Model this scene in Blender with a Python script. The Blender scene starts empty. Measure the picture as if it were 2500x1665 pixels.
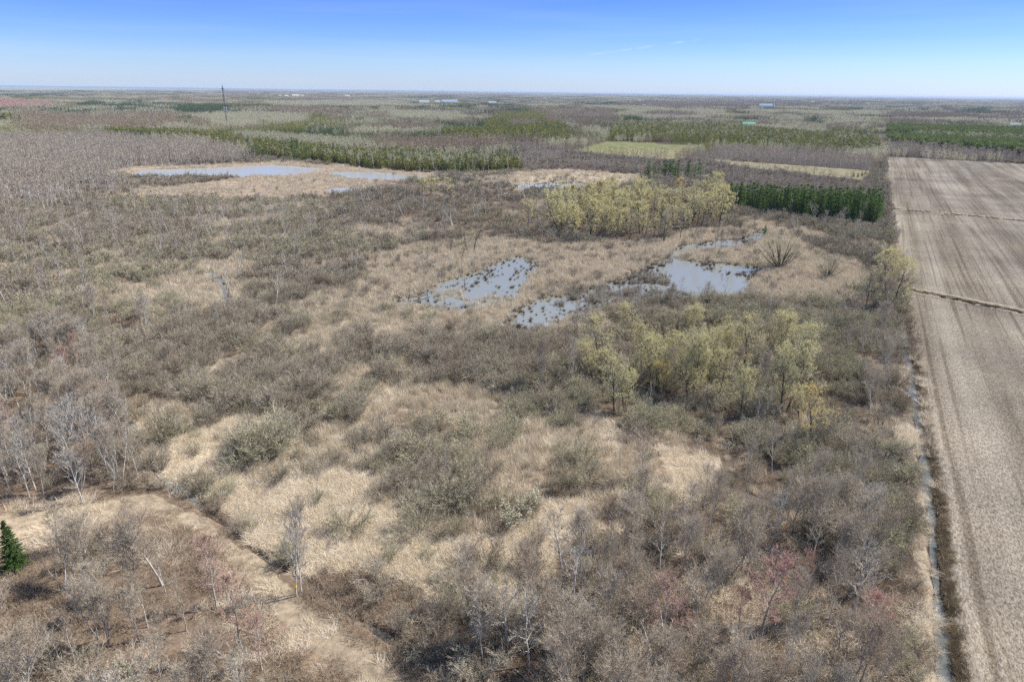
import bpy, math, time
import numpy as np
from mathutils import Matrix, Vector

T0 = time.time()
scene = bpy.context.scene
COL = scene.collection
R = math.radians

# ------------------------------------------------------------------ camera
CAM_H, FPX, PITCH, ROLL = 60.0, 1667.0, R(20.08), 0.0128
HCX, HCY = 1250.0, 832.5
cam_d = bpy.data.cameras.new("camera")
cam_d.sensor_width = 36.0
cam_d.lens = FPX / 2500.0 * 36.0
cam_d.clip_start = 0.5
cam_d.clip_end = 120000.0
cam = bpy.data.objects.new("camera", cam_d)
COL.objects.link(cam)
_fw = Vector((0, math.cos(PITCH), -math.sin(PITCH)))
_up0 = Vector((0, math.sin(PITCH), math.cos(PITCH)))
_r0 = Vector((1, 0, 0))
CR = _r0 * math.cos(ROLL) + _up0 * math.sin(ROLL)
CU = -_r0 * math.sin(ROLL) + _up0 * math.cos(ROLL)
CF = _fw
m = Matrix.Identity(4)
for i in range(3):
    m[i][0], m[i][1], m[i][2] = CR[i], CU[i], -CF[i]
m[0][3], m[1][3], m[2][3] = 0, 0, CAM_H
cam.matrix_world = m
scene.camera = cam

# ------------------------------------------------------------------ sky and sun
SUN_AZ, SUN_EL = R(72), R(52)
world = bpy.data.worlds.new("World")
scene.world = world
world.use_nodes = True
nt = world.node_tree
nt.nodes.clear()
out = nt.nodes.new("ShaderNodeOutputWorld")
bg = nt.nodes.new("ShaderNodeBackground")
sky = nt.nodes.new("ShaderNodeTexSky")
sky.sky_type = 'NISHITA'
sky.sun_disc = False
sky.sun_elevation = SUN_EL
sky.sun_rotation = SUN_AZ
sky.altitude = 200
sky.air_density = 1.0
sky.dust_density = 0.2
sky.ozone_density = 1.5
tc = nt.nodes.new("ShaderNodeTexCoord")
sx = nt.nodes.new("ShaderNodeSeparateXYZ")
nt.links.new(tc.outputs['Generated'], sx.inputs[0])
ramp = nt.nodes.new("ShaderNodeValToRGB")          # deep blue over a pale horizon; unseen upper sky lifted for fill light
mr = nt.nodes.new("ShaderNodeMapRange")
mr.inputs['From Min'].default_value = 0.0
mr.inputs['From Max'].default_value = 1.0
nt.links.new(sx.outputs['Z'], mr.inputs['Value'])
nt.links.new(mr.outputs[0], ramp.inputs[0])
SKYRAMP = [(0.0, (0.375, 0.485, 0.84)), (0.015, (0.37, 0.475, 0.82)), (0.037, (0.345, 0.465, 0.78)), (0.063, (0.262, 0.40, 0.75)), (0.12, (0.178, 0.295, 0.74)),
           (0.34, (0.50, 0.62, 0.84)), (0.7, (1.0, 1.0, 1.0))]
els = ramp.color_ramp.elements
while len(els) < len(SKYRAMP):
    els.new(0.5)
for e, (p, c) in zip(els, SKYRAMP):
    e.position = p
    e.color = (*c, 1)
mul = nt.nodes.new("ShaderNodeMix")
mul.data_type = 'RGBA'
mul.blend_type = 'MULTIPLY'
mul.inputs['Factor'].default_value = 1.0
nt.links.new(sky.outputs[0], mul.inputs[6])
nt.links.new(ramp.outputs[0], mul.inputs[7])
_pxd = lambda x_, y_: (CF + CR * ((x_ - HCX) / FPX) + CU * ((HCY - y_) / FPX)).normalized()
_a, _b = _pxd(1430, 136), _pxd(1710, 97)
_n = _a.cross(_b).normalized()
_mid = (_a + _b).normalized()


def wn(tp, **kw):
    q = nt.nodes.new(tp)
    for k_, v_ in kw.items():
        setattr(q, k_, v_)
    return q


vd = wn("ShaderNodeVectorMath", operation='DOT_PRODUCT'); vd.inputs[1].default_value = _n
nt.links.new(tc.outputs['Generated'], vd.inputs[0])
wz = wn("ShaderNodeTexNoise"); wz.inputs['Scale'].default_value = 45; wz.inputs['Detail'].default_value = 4
nt.links.new(tc.outputs['Generated'], wz.inputs['Vector'])
ab = wn("ShaderNodeMath", operation='ABSOLUTE'); nt.links.new(vd.outputs['Value'], ab.inputs[0])
w1_ = wn("ShaderNodeMapRange"); w1_.interpolation_type = 'SMOOTHSTEP'
w1_.inputs['From Min'].default_value = .0022; w1_.inputs['From Max'].default_value = 0.0
nt.links.new(ab.outputs[0], w1_.inputs['Value'])
vl_ = wn("ShaderNodeVectorMath", operation='DOT_PRODUCT'); vl_.inputs[1].default_value = _mid
nt.links.new(tc.outputs['Generated'], vl_.inputs[0])
w2_ = wn("ShaderNodeMapRange"); w2_.interpolation_type = 'SMOOTHSTEP'
w2_.inputs['From Min'].default_value = math.cos(.085); w2_.inputs['From Max'].default_value = math.cos(.03)
nt.links.new(vl_.outputs['Value'], w2_.inputs['Value'])
w3_ = wn("ShaderNodeMapRange"); w3_.inputs['From Min'].default_value = .40; w3_.inputs['From Max'].default_value = .62
nt.links.new(wz.outputs['Fac'], w3_.inputs['Value'])
p1_ = wn("ShaderNodeMath", operation='MULTIPLY'); nt.links.new(w1_.outputs[0], p1_.inputs[0]); nt.links.new(w2_.outputs[0], p1_.inputs[1])
p2_ = wn("ShaderNodeMath", operation='MULTIPLY'); nt.links.new(p1_.outputs[0], p2_.inputs[0]); nt.links.new(w3_.outputs[0], p2_.inputs[1])
mpz = wn("ShaderNodeMapping"); mpz.inputs['Scale'].default_value = (1.4, 1.4, 26)
nt.links.new(tc.outputs['Generated'], mpz.inputs['Vector'])
cz = wn("ShaderNodeTexNoise"); cz.inputs['Scale'].default_value = 2.2; cz.inputs['Detail'].default_value = 4
nt.links.new(mpz.outputs[0], cz.inputs['Vector'])
c1_ = wn("ShaderNodeMapRange"); c1_.inputs['From Min'].default_value = .45; c1_.inputs['From Max'].default_value = .8; c1_.inputs['To Max'].default_value = .14
nt.links.new(cz.outputs['Fac'], c1_.inputs['Value'])
p3_ = wn("ShaderNodeMath", operation='MULTIPLY_ADD'); nt.links.new(p2_.outputs[0], p3_.inputs[0]); p3_.inputs[1].default_value = .6; nt.links.new(c1_.outputs[0], p3_.inputs[2])
wm = wn("ShaderNodeMix", data_type='RGBA'); wm.inputs[7].default_value = (3.0, 3.6, 4.4, 1)
nt.links.new(p3_.outputs[0], wm.inputs['Factor']); nt.links.new(mul.outputs[2], wm.inputs[6])
nt.links.new(wm.outputs[2], bg.inputs['Color'])
bg.inputs['Strength'].default_value = 0.10
nt.links.new(bg.outputs[0], out.inputs['Surface'])

sun_d = bpy.data.lights.new("sun", 'SUN')
sun_d.energy = 4.5
sun_d.angle = R(0.5)
sun_d.color = (1.0, 0.95, 0.87)
sun = bpy.data.objects.new("sun", sun_d)
COL.objects.link(sun)
_sd = Vector((math.sin(SUN_AZ) * math.cos(SUN_EL), math.cos(SUN_AZ) * math.cos(SUN_EL), math.sin(SUN_EL)))
sun.rotation_euler = _sd.to_track_quat('Z', 'Y').to_euler()
sun.location = (0, 0, 300)

vs = scene.view_settings
vs.view_transform = 'Standard'
vs.look = 'None'
vs.exposure = 1.13
vs.gamma = 1.0
vs.use_curve_mapping = False
cy = scene.cycles
cy.max_bounces = 5
cy.diffuse_bounces = 2
cy.glossy_bounces = 2
cy.transmission_bounces = 3
cy.transparent_max_bounces = 4
cy.volume_bounces = 0
cy.caustics_reflective = False
cy.caustics_refractive = False
cy.use_denoising = False
cy.denoiser = 'OPENIMAGEDENOISE'
cy.denoising_input_passes = 'RGB_ALBEDO_NORMAL'
cy.denoising_prefilter = 'FAST'
scene.render.use_persistent_data = False

# ------------------------------------------------------------------ photo pixel <-> ground point (measuring the layout)
_F = np.array(CF); _Rt = np.array(CR); _U = np.array(CU)


def ground(px, py):
    px = np.asarray(px, float); py = np.asarray(py, float)
    d = (_F + ((px - HCX) / FPX)[..., None] * _Rt + ((HCY - py) / FPX)[..., None] * _U)
    t = CAM_H / np.maximum(-d[..., 2], 1e-6)
    return d[..., :2] * t[..., None]


def project(x, y, z=0.0):
    p = np.stack(np.broadcast_arrays(np.asarray(x, float), np.asarray(y, float), np.asarray(z, float) - CAM_H), -1)
    dep = p @ _F
    sd = np.where(np.abs(dep) < 1e-6, 1e-6, dep)
    return HCX + FPX * (p @ _Rt) / sd, HCY - FPX * (p @ _U) / sd, dep


def height_px(bx, by, ty):
    g = ground(bx, by)
    lo, hi = 0.0, 80.0
    for _ in range(40):
        mid = (lo + hi) / 2
        if project(g[0], g[1], mid)[1] > ty:
            lo = mid
        else:
            hi = mid
    return lo


# ------------------------------------------------------------------ noise
def _hash(ix, iy, s):
    h = (ix.astype(np.int64) * 374761393 + iy.astype(np.int64) * 668265263 + s * 1442695041) & 0x7fffffff
    h = ((h ^ (h >> 13)) * 1274126177) & 0x7fffffff
    h = h ^ (h >> 16)
    return (h & 0xffff) / 65535.0


def noise(x, y, s=0):
    ix = np.floor(x); iy = np.floor(y)
    fx = x - ix; fy = y - iy
    fx = fx * fx * (3 - 2 * fx); fy = fy * fy * (3 - 2 * fy)
    a = _hash(ix, iy, s); b = _hash(ix + 1, iy, s); c = _hash(ix, iy + 1, s); d = _hash(ix + 1, iy + 1, s)
    return (a * (1 - fx) + b * fx) * (1 - fy) + (c * (1 - fx) + d * fx) * fy


def fbm(x, y, sc, s=0, o=3):
    v = 0; a = 0.5; t = 0
    for i in range(o):
        v = v + a * noise(x / sc * 2 ** i, y / sc * 2 ** i, s + i * 17)
        t += a; a *= 0.5
    return v / t


def inside(px, py, poly):
    P = np.asarray(poly, float)
    x0, y0 = P.min(0); x1, y1 = P.max(0)
    res = np.zeros(px.shape, bool)
    sel = np.where((px >= x0) & (px <= x1) & (py >= y0) & (py <= y1))[0]
    if len(sel) == 0:
        return res
    x = px[sel]; y = py[sel]; r = np.zeros(len(sel), bool)
    n = len(P)
    for i in range(n):
        xa, ya = P[i]; xb, yb = P[(i + 1) % n]
        if ya == yb:
            continue
        c = ((ya > y) != (yb > y)) & (x < (xb - xa) * (y - ya) / (yb - ya) + xa)
        r ^= c
    res[sel] = r
    return res


# ------------------------------------------------------------------ zones of the land (outlines measured in the photo, 2500 px wide)
STRAW = (0.44, 0.36, 0.26); REED = (0.30, 0.235, 0.17); MIXED = (0.17, 0.128, 0.09); BROWN = (0.165, 0.12, 0.088)  # mixed scrub floor darkened: shade between shrubs is in its colour
DARK = (0.075, 0.058, 0.045); GREEN = (0.20, 0.215, 0.085); FIELDC = (0.26, 0.22, 0.17); GREYB = (0.135, 0.108, 0.085)
Z = []


def zone(name, poly, g, label, **dens):
    Z.append(dict(name=name, poly=poly, g=g, label=label, d=dens))


FAR = 404
zone('far_woods', [(-900, 0), (3400, 0), (3400, 420), (2500, 404), (2160, 384), (2160, 405), (1740, 400), (1250, 400), (600, 385), (300, 392), (-900, 392)], GREYB,
     'in the woods beyond the marsh', fartree=1)
zone('scrub', [(-900, 392), (300, 392), (600, 385), (1250, 400), (1740, 400), (2160, 405), (2160, 384), (2300, 800), (2400, 1900), (-900, 1900)], MIXED,
     'in the scrubland left of the marsh ponds', alder=.080, sallow=.036, birch=.002, straw=.16, reed=.11, brush=.10)
zone('left_scrub', [(-900, 500), (300, 490), (560, 505), (760, 515), (800, 590), (640, 640), (440, 650), (300, 690), (180, 800), (-900, 830)], GREYB,
     'in the grey thicket at the left below the far pond', alder=.085, sallow=.034, birch=.003, tree=.008, brush=.10, straw=.10, reed=.08)
zone('centre_scrub', [(300, 830), (640, 770), (1000, 830), (1400, 880), (1420, 1080), (1100, 1260), (900, 1200), (640, 1100), (420, 1060), (300, 1000)], MIXED,
     'in the mixed scrub in the middle of the marshland', alder=.20, sallow=.075, brush=.16, straw=.22, reed=.20)
zone('west_thicket', [(-100, 780), (240, 790), (560, 800), (640, 780), (560, 880), (420, 960), (330, 1050), (280, 960), (200, 860), (-100, 850)], GREYB,
     'in the dark thicket beside the left wood', alder=.11, sallow=.03, tree=.005, brush=.3)
zone('middle_bare', [(900, 440), (1260, 470), (1340, 560), (1340, 590), (1240, 590), (1080, 560), (800, 520), (780, 490)], GREYB,
     'in the bare grey brush behind the marsh', alder=.045, sallow=.01, birch=.003, brush=.12)
zone('far_bare', [(1250, 345), (1400, 372), (1540, 386), (1650, 395), (1740, 380), (1870, 400), (2140, 425), (2165, 520), (2140, 505), (1770, 495), (1700, 470), (1560, 440), (1250, 415)], GREYB,
     'in the purple-grey brush below the far meadow', tree=.020, alder=.035, brush=.05)
zone('left_forest', [(-900, 335), (250, 338), (420, 352), (560, 365), (620, 392), (560, 402), (330, 412), (262, 436), (330, 455), (230, 480), (110, 498), (-900, 515)], GREYB,
     'in the tall bare wood left of the far pond', tree=.040, birch=.003, alder=.02)
zone('marsh_flat', [(140, 494), (300, 474), (420, 456), (560, 440), (660, 428), (800, 436), (960, 438), (910, 462), (810, 482), (600, 489), (420, 484), (300, 487)], REED,
     'on the straw flats before the far pond', reed=.22, alder=.003)
zone('pond_margin', [(255, 420), (330, 408), (480, 405), (660, 397), (800, 404), (950, 414), (1070, 424), (1060, 440), (800, 438), (560, 436), (330, 436)], REED,
     'on the straw edge of the far pond', reed=.2)
zone('far_marsh', [(1262, 420), (1383, 414), (1566, 428), (1566, 442), (1480, 466), (1250, 470), (1240, 440)], STRAW,
     'on the straw strip behind the willow grove', reed=.2, sallow=.006)
zone('reed_marsh', [(690, 765), (770, 720), (860, 690), (900, 645), (1000, 600), (1120, 590), (1290, 596), (1400, 602), (1500, 588), (1640, 590), (1700, 560), (1790, 560), (1830, 545), (1880, 545), (1930, 565), (2000, 620), (2110, 640), (2130, 690), (2040, 735), (1940, 738), (1850, 735), (1740, 740), (1560, 745), (1400, 800), (1300, 830), (1060, 818), (900, 795), (760, 785)], REED,
     'among the pale reeds round the marsh ponds', reed=.42, straw=.08, alder=.024, sallow=.013, snag=.0012)
zone('south_reeds', [(930, 825), (1100, 805), (1300, 815), (1430, 785), (1440, 840), (1420, 900), (1380, 960), (1290, 890), (1150, 850), (1000, 852)], REED,
     'on the reed bank below the marsh pond', reed=.5, straw=.1, alder=.065, sallow=.030)
zone('west_reeds', [(205, 762), (300, 706), (390, 684), (500, 678), (560, 705), (520, 738), (420, 735), (330, 752), (235, 772)], REED,
     'on the pale clearing at the middle left', reed=.35, alder=.012, sallow=.008)
zone('west_pool_reeds', [(470, 650), (540, 640), (640, 650), (560, 680), (560, 750), (530, 760), (500, 700)], REED,
     'on the reed patch by the little left pool', reed=.35, alder=.008)
zone('diag_reeds', [(630, 812), (700, 800), (650, 870), (545, 935), (440, 975), (390, 965), (500, 890)], REED,
     'on the diagonal reed strip left of the middle', reed=.35, alder=.02, sallow=.012)
zone('centre_reeds', [(930, 1000), (1000, 958), (1140, 945), (1240, 985), (1260, 1060), (1130, 1050), (970, 1045)], REED,
     'on the pale reed clearing in the middle', reed=.42, alder=.008)
zone('east_reeds', [(1250, 1050), (1330, 1035), (1440, 1085), (1560, 1085), (1580, 1160), (1430, 1180), (1270, 1120)], REED,
     'on the reeds near the small dark pool', reed=.40, straw=.2, alder=.022, sallow=.012)
zone('east_clearing', [(1600, 1105), (1740, 1125), (1770, 1175), (1700, 1245), (1590, 1225), (1590, 1150)], STRAW,
     'on the straw clearing at the lower right', straw=.45, alder=.030, sallow=.012)
zone('willow_stand', [(1400, 900), (1560, 820), (1740, 800), (1960, 850), (2000, 1000), (1900, 1050), (1600, 1040), (1470, 1030)], MIXED,
     'in the stand of budding willows right of the middle', alder=.05, sallow=.03, tree=.006, reed=.12, brush=.15, willow=.013)
zone('field_thicket', [(2060, 500), (2160, 385), (2172, 520), (2190, 640), (2212, 760), (2240, 900), (2258, 1060), (2285, 1240), (2285, 1330), (1960, 1260), (1700, 1260), (1760, 1180), (1960, 1050), (1980, 860), (1930, 745), (2060, 740), (2130, 690), (2090, 610), (1980, 560)], GREYB,
     'in the dense thicket beside the ploughed field', alder=.11, sallow=.055, tree=.004, brush=.3, reed=.05)
zone('south_wood', [(1085, 1545), (1240, 1510), (1335, 1490), (1360, 1340), (1500, 1260), (1700, 1250), (1960, 1240), (2288, 1300), (2300, 1460), (2330, 1665), (2370, 1900), (1240, 1900), (1150, 1680)], BROWN,
     'in the bare wood at the lower right', tree=.044, paletree=.005, straw=.12, alder=.070, maple=.0008, brush=.40, sallow=.014, log=.002)
zone('straw_meadow', [(365, 1080), (480, 1062), (590, 1008), (660, 1000), (650, 1060), (570, 1095), (620, 1150), (700, 1165), (800, 1150), (930, 1150), (950, 1190), (890, 1225), (980, 1248), (1060, 1290), (1200, 1285), (1330, 1255), (1390, 1215), (1410, 1260), (1340, 1330), (1335, 1420), (1300, 1500), (1190, 1505), (1085, 1440), (1050, 1400), (900, 1400), (780, 1400), (700, 1385), (640, 1330), (575, 1280), (490, 1210), (400, 1150)], STRAW,
     'on the pale straw meadow', straw=1.0, alder=.005, sallow=.004)
zone('left_wood', [(-100, 840), (120, 820), (225, 865), (290, 930), (335, 1060), (370, 1150), (330, 1200), (180, 1250), (-100, 1285)], BROWN,
     'in the bare wood at the left', tree=.045, paletree=.016, alder=.035, birch=.008, brush=.35, log=.002)
zone('lower_left_wood', [(-100, 1330), (100, 1315), (180, 1275), (330, 1268), (420, 1290), (500, 1350), (590, 1440), (690, 1540), (830, 1675), (900, 1900), (-100, 1900)], BROWN,
     'in the bare wood at the lower left', tree=.034, paletree=.006, alder=.085, birch=.0012, maple=.0012, brush=.5, log=.002)
zone('trail_side', [(320, 1272), (400, 1305), (480, 1375), (560, 1460), (660, 1570), (770, 1665), (900, 1900), (790, 1900), (630, 1690), (530, 1600), (430, 1490), (350, 1395), (250, 1345)], BROWN,
     'in the low brush left of the trail', alder=.022, brush=.6, straw=.12)
zone('ditch_brush', [(640, 1400), (720, 1420), (830, 1385), (1000, 1405), (1090, 1455), (1130, 1550), (1200, 1665), (1300, 1900), (1160, 1900), (970, 1640), (860, 1555), (740, 1470)], BROWN,
     'in the brown brush along the dark ditch', alder=.095, brush=.8, log=.001)
zone('trail_verge', [(-100, 1250), (163, 1232), (300, 1205), (380, 1195), (460, 1240), (545, 1300), (660, 1390), (770, 1480), (880, 1565), (1040, 1665), (1260, 1900), (900, 1900), (770, 1665), (660, 1570), (560, 1460), (480, 1375), (400, 1305), (320, 1272), (163, 1320), (-100, 1345)], (.25, .185, .13),
     'on the verge of the grass trail', brush=.28, straw=.20, short=.4)
TRAIL = [(-100, 1262), (60, 1262), (163, 1242), (300, 1215), (380, 1205), (445, 1240), (532, 1300), (645, 1380), (748, 1470), (858, 1560), (1020, 1665), (1230, 1900), (980, 1900), (850, 1665), (735, 1560), (635, 1460), (555, 1370), (475, 1300), (400, 1262), (320, 1255), (163, 1300), (60, 1322), (-100, 1330)]
zone('trail', TRAIL, (0.31, 0.25, 0.18), 'on the grass trail', short=1.0, straw=.04, brush=.03)
zone('west_bank', [(2222, 850), (2250, 960), (2268, 1060), (2280, 1160), (2292, 1260), (2296, 1340), (2308, 1450), (2328, 1560), (2345, 1665), (2390, 1900), (2330, 1900), (2270, 1560), (2268, 1330), (2245, 1150), (2215, 960)], STRAW,
     'on the straw bank of the field ditch', straw=.6, alder=.02)
SPRUCE_GROVE = [(1772, 498), (2140, 512), (2150, 548), (2080, 546), (1990, 541), (1880, 526), (1775, 512)]
zone('spruce_grove', SPRUCE_GROVE, BROWN, 'in the dark spruce grove beside the far end of the field', spruce=.15, tree=.004)
zone('small_spruces', [(1580, 428), (1640, 425), (1712, 434), (1712, 440), (1640, 438), (1580, 436)], BROWN, 'in the short spruce row above the willow grove', spruce=.05)
zone('willow_grove', [(1345, 540), (1420, 515), (1600, 500), (1760, 506), (1790, 530), (1745, 552), (1690, 562), (1625, 592), (1530, 592), (1440, 588), (1360, 576)], GREYB,
     'in the large willow grove behind the ponds', willow=.016, tree=.004, alder=.03, brush=.1)
zone('cedar_band', [(605, 352), (700, 362), (850, 380), (1000, 383), (1130, 393), (1262, 401), (1270, 418), (1130, 424), (1000, 420), (850, 406), (740, 396), (605, 378)], BROWN,
     'in the olive green cedar belt behind the far pond', cedar=.068, birch=.010, spruce=.006, aspen=.012)
zone('aspen_belt', [(560, 338), (700, 345), (900, 366), (850, 379), (700, 361), (600, 352)], GREYB, 'in the pale aspens behind the cedar belt', aspen=.05, cedar=.01)
zone('cedar_strip', [(250, 322), (400, 328), (570, 342), (560, 352), (400, 340), (260, 332)], BROWN, 'in the cedar strip at the far left', cedar=.06)
zone('far_cedars_c', [(1085, 330), (1150, 322), (1235, 318), (1400, 345), (1385, 352), (1250, 345), (1200, 345), (1085, 348)], BROWN, 'in the cedar wood left of the green meadow', cedar=.05, farcon=1)
zone('far_cedars_d', [(1250, 268), (1330, 272), (1388, 320), (1380, 345), (1250, 330), (1180, 322), (1190, 300)], BROWN, 'in the cedar wood left of the green meadow', cedar=.05, farcon=1)
zone('far_cedars_e', [(1500, 305), (1740, 312), (1960, 330), (2140, 345), (2145, 380), (1990, 375), (1740, 352), (1480, 345)], BROWN, 'in the cedar wood behind the green meadow', cedar=.055, farcon=1, aspen=.004)
zone('far_cedars_f', [(2165, 342), (2300, 350), (2500, 362), (3400, 405), (3400, 420), (2500, 386), (2170, 360)], BROWN, 'in the bright conifer wood behind the ploughed field', pine=.05, aspen=.003)
zone('far_aspens_f', [(2230, 334), (2330, 338), (2520, 350), (3400, 390), (3400, 402), (2500, 361), (2300, 349), (2220, 341)], GREYB, 'in the bare strip between the far conifer woods', tree=.04, aspen=.015, pine=.006)
zone('far_cedars_g', [(2165, 316), (2400, 322), (3400, 368), (3400, 388), (2500, 347), (2330, 337), (2165, 334)], BROWN, 'in the farther conifer wood at the right', pine=.045, spruce=.01)
zone('far_cedars_h', [(2160, 302), (2380, 306), (2390, 313), (2165, 312)], BROWN, 'in the farthest cedar wood at the right', cedar=.05)
zone('hedge_wood', [(2170, 358), (2500, 385), (3400, 415), (3400, 440), (2500, 401), (2170, 383)], BROWN, 'in the dark wood edge behind the ploughed field', tree=.07, alder=.03)
zone('bare_belt', [(1740, 368), (1900, 376), (2120, 396), (2130, 418), (1900, 401), (1740, 388)], GREYB, 'in the bare tree belt behind the straw meadow', tree=.05)
zone('green_meadow', [(1399, 370), (1476, 347), (1600, 351), (1716, 357), (1690, 376), (1649, 393), (1543, 384)], (0.24, 0.235, 0.11), 'on the far green meadow')
zone('straw_pasture', [(1740, 391), (1875, 400), (2126, 418), (2112, 442), (2034, 433), (1900, 420), (1790, 406)], (0.36, 0.31, 0.18), 'on the far straw pasture', alder=.001)
zone('far_clearing', [(770, 336), (880, 330), (885, 338), (790, 345)], (0.3, 0.27, 0.15), 'in the far clearing')
zone('far_strip', [(1778, 292), (1880, 294), (1890, 304), (1790, 302)], (0.27, 0.26, 0.13), 'on the distant pasture')
zone('far_pale', [(785, 296), (845, 298), (845, 302), (795, 301)], (0.45, 0.38, 0.26), 'on the distant pale clearing')
def fz(poly, ft, label):
    zone('far_patch', poly, GREYB, label, fartree=1, ftype=ft)


def bx(x0, y0, x1, y1, dy=6):
    w_ = x1 - x0
    return [(x0, y0 + dy), (x0 + w_ * .3, y0 + dy - 2), (x0 + w_ * .7, y0 + dy - 1), (x1, y0 + dy + 2), (x1 - w_ * .1, y1 + dy), (x0 + w_ * .5, y1 + dy + 2), (x0 + w_ * .1, y1 + dy)]


for (q_, ft) in [((0, 276, 440, 318), 0), ((500, 276, 640, 312), 1), ((404, 257, 590, 272), 2), ((192, 245, 253, 250), 2), ((309, 244, 362, 250), 2), ((100, 266, 360, 277), 5),
                 ((625, 276, 760, 300), 1), ((640, 262, 880, 276), 0), ((753, 282, 806, 292), 3), ((838, 278, 907, 297), 5), ((912, 290, 1090, 303), 5), ((944, 274, 1157, 291), 1), ((890, 306, 1090, 318), 0),
                 ((1138, 257, 1300, 270), 2), ((1316, 266, 1516, 300), 0), ((1519, 286, 1572, 298), 2), ((1543, 266, 1760, 290), 1), ((1580, 272, 1700, 280), 0), ((1795, 277, 1875, 290), 2), ((1949, 282, 2024, 302), 2),
                 ((2025, 280, 2140, 300), 1), ((1875, 279, 1930, 290), 5), ((2150, 274, 2600, 288), 0), ((2300, 262, 2420, 270), 2), ((640, 246, 1000, 256), 1), ((1000, 240, 1500, 250), 5), ((1500, 246, 2000, 258), 0),
                 ((2000, 250, 2500, 262), 5), ((1240, 296, 1320, 306), 0), ((890, 341, 1250, 372), 0)]:
    fz(bx(*q_), ft, 'in the distant woods')
zone('red_wood', [(-900, 238), (0, 246), (110, 252), (128, 262), (60, 268), (-900, 266)], (0.16, 0.08, 0.07), 'in the distant reddish wood', fartree=1)
FIELD_W = [(2165, 384), (2174, 520), (2198, 650), (2222, 770), (2243, 860), (2265, 960), (2284, 1150), (2308, 1330), (2330, 1500), (2354, 1665), (2404, 1900)]
zone('field', FIELD_W + [(3600, 1900), (3600, 440), (2500, 402.5)], FIELDC, 'on the ploughed field')

PONDS = {
 'far_pond': [(316, 427), (354, 415), (410, 414), (479, 412), (560, 409), (625, 406.5), (665, 403.5), (720, 407), (796, 413), (760, 419), (726, 427), (625, 430), (572, 433), (452, 433), (346, 434)],
 'second_pond': [(798, 426), (815, 421), (851, 420), (917, 421), (997, 428), (1058, 429), (1030, 434), (992, 443), (917, 440), (851, 436)],
 'tussock_pool': [(795, 463), (830, 460), (886, 459.5), (875, 466), (838, 476), (812, 472)],
 'reed_pool': [(1250, 452), (1330, 447), (1441, 446), (1450, 455), (1400, 466), (1330, 465), (1250, 462)],
 'marsh_pond': [(940, 738), (985, 728), (1020, 720), (1048, 702), (1075, 690), (1120, 676), (1183, 655), (1225, 634), (1262, 625), (1300, 635), (1335, 645), (1303, 671), (1279, 706), (1264, 730), (1223, 752), (1175, 758), (1130, 764), (1060, 758), (1008, 745), (950, 752)],
 'main_pond': [(1660, 600), (1690, 596), (1730, 590), (1800, 584), (1828, 576), (1846, 566), (1860, 550), (1880, 566), (1862, 586), (1828, 602), (1760, 610), (1700, 614), (1672, 620), (1662, 634), (1720, 640), (1808, 646), (1850, 648), (1893, 656), (1870, 664), (1852, 672), (1838, 692), (1842, 718), (1808, 728), (1729, 728), (1690, 736), (1640, 744), (1545, 742), (1470, 758), (1400, 778), (1345, 803), (1300, 822), (1262, 824), (1222, 806), (1240, 766), (1290, 738), (1340, 724), (1400, 712), (1450, 700), (1490, 688), (1530, 672), (1562, 652), (1614, 637), (1640, 612)],
 'willow_pool': [(1574, 1026), (1566, 1010), (1582, 990), (1600, 985), (1598, 1010), (1594, 1030)],
 'left_pool': [(505, 664), (525, 662), (548, 685), (562, 735), (552, 752), (540, 745), (535, 700)],
 'south_pool': [(1040, 806), (1080, 812), (1110, 806), (1100, 822), (1060, 824)],
 'dark_pool': [(318, 1052), (330, 1042), (345, 1046), (340, 1062), (324, 1066)],
 'trail_pool': [(425, 1196), (442, 1190), (464, 1204), (468, 1216), (450, 1216)],
 'thicket_pool': [(1395, 1095), (1410, 1098), (1412, 1116), (1398, 1118)],
}
DITCH_C = [(2196, 775), (2202, 800), (2210, 850), (2225, 900), (2232, 960), (2245, 1020), (2250, 1080), (2260, 1120), (2267, 1200), (2276, 1235), (2279, 1290), (2281, 1345), (2291, 1440), (2300, 1500), (2306, 1580), (2313, 1640), (2330, 1760), (2352, 1880)]
DITCH_W = [.9, 1.6, 2.0, 2.1, 2.2, 1.9, 1.3, 1.9, 2.4, 1.9, 1.3, 1.2, 1.3, 1.8, 1.9, 1.9, 1.9, 1.9]
BROOK = [(300, 1020), (330, 1055), (350, 1085), (368, 1130), (382, 1156), (410, 1180), (449, 1202), (489, 1238), (512, 1258), (543, 1276), (580, 1305), (620, 1342), (700, 1395), (760, 1425), (803, 1455), (870, 1505), (942, 1548), (985, 1580), (1031, 1609), (1065, 1635), (1099, 1656), (1180, 1720), (1300, 1820)]
BROOK_W = [.6, 1.0, .5, .4, .7, .8, 1.2, .5, .6, .5, .5, .7, .4, .7, 1.6, .8, 1.7, .9, 1.9, 1.3, 1.7, 1.5, 1.5]


def world_poly(poly, n=6, wob=0.0, seed=1):
    rg = np.random.default_rng(seed)
    g = ground([p[0] for p in poly], [p[1] for p in poly])
    o = []
    for i in range(len(g)):
        a = g[i]; b = g[(i + 1) % len(g)]
        for k in range(n):
            q = a + (b - a) * k / n
            if wob:
                q = q + rg.normal(0, wob, 2)
            o.append(q)
    return np.array(o)


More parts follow.
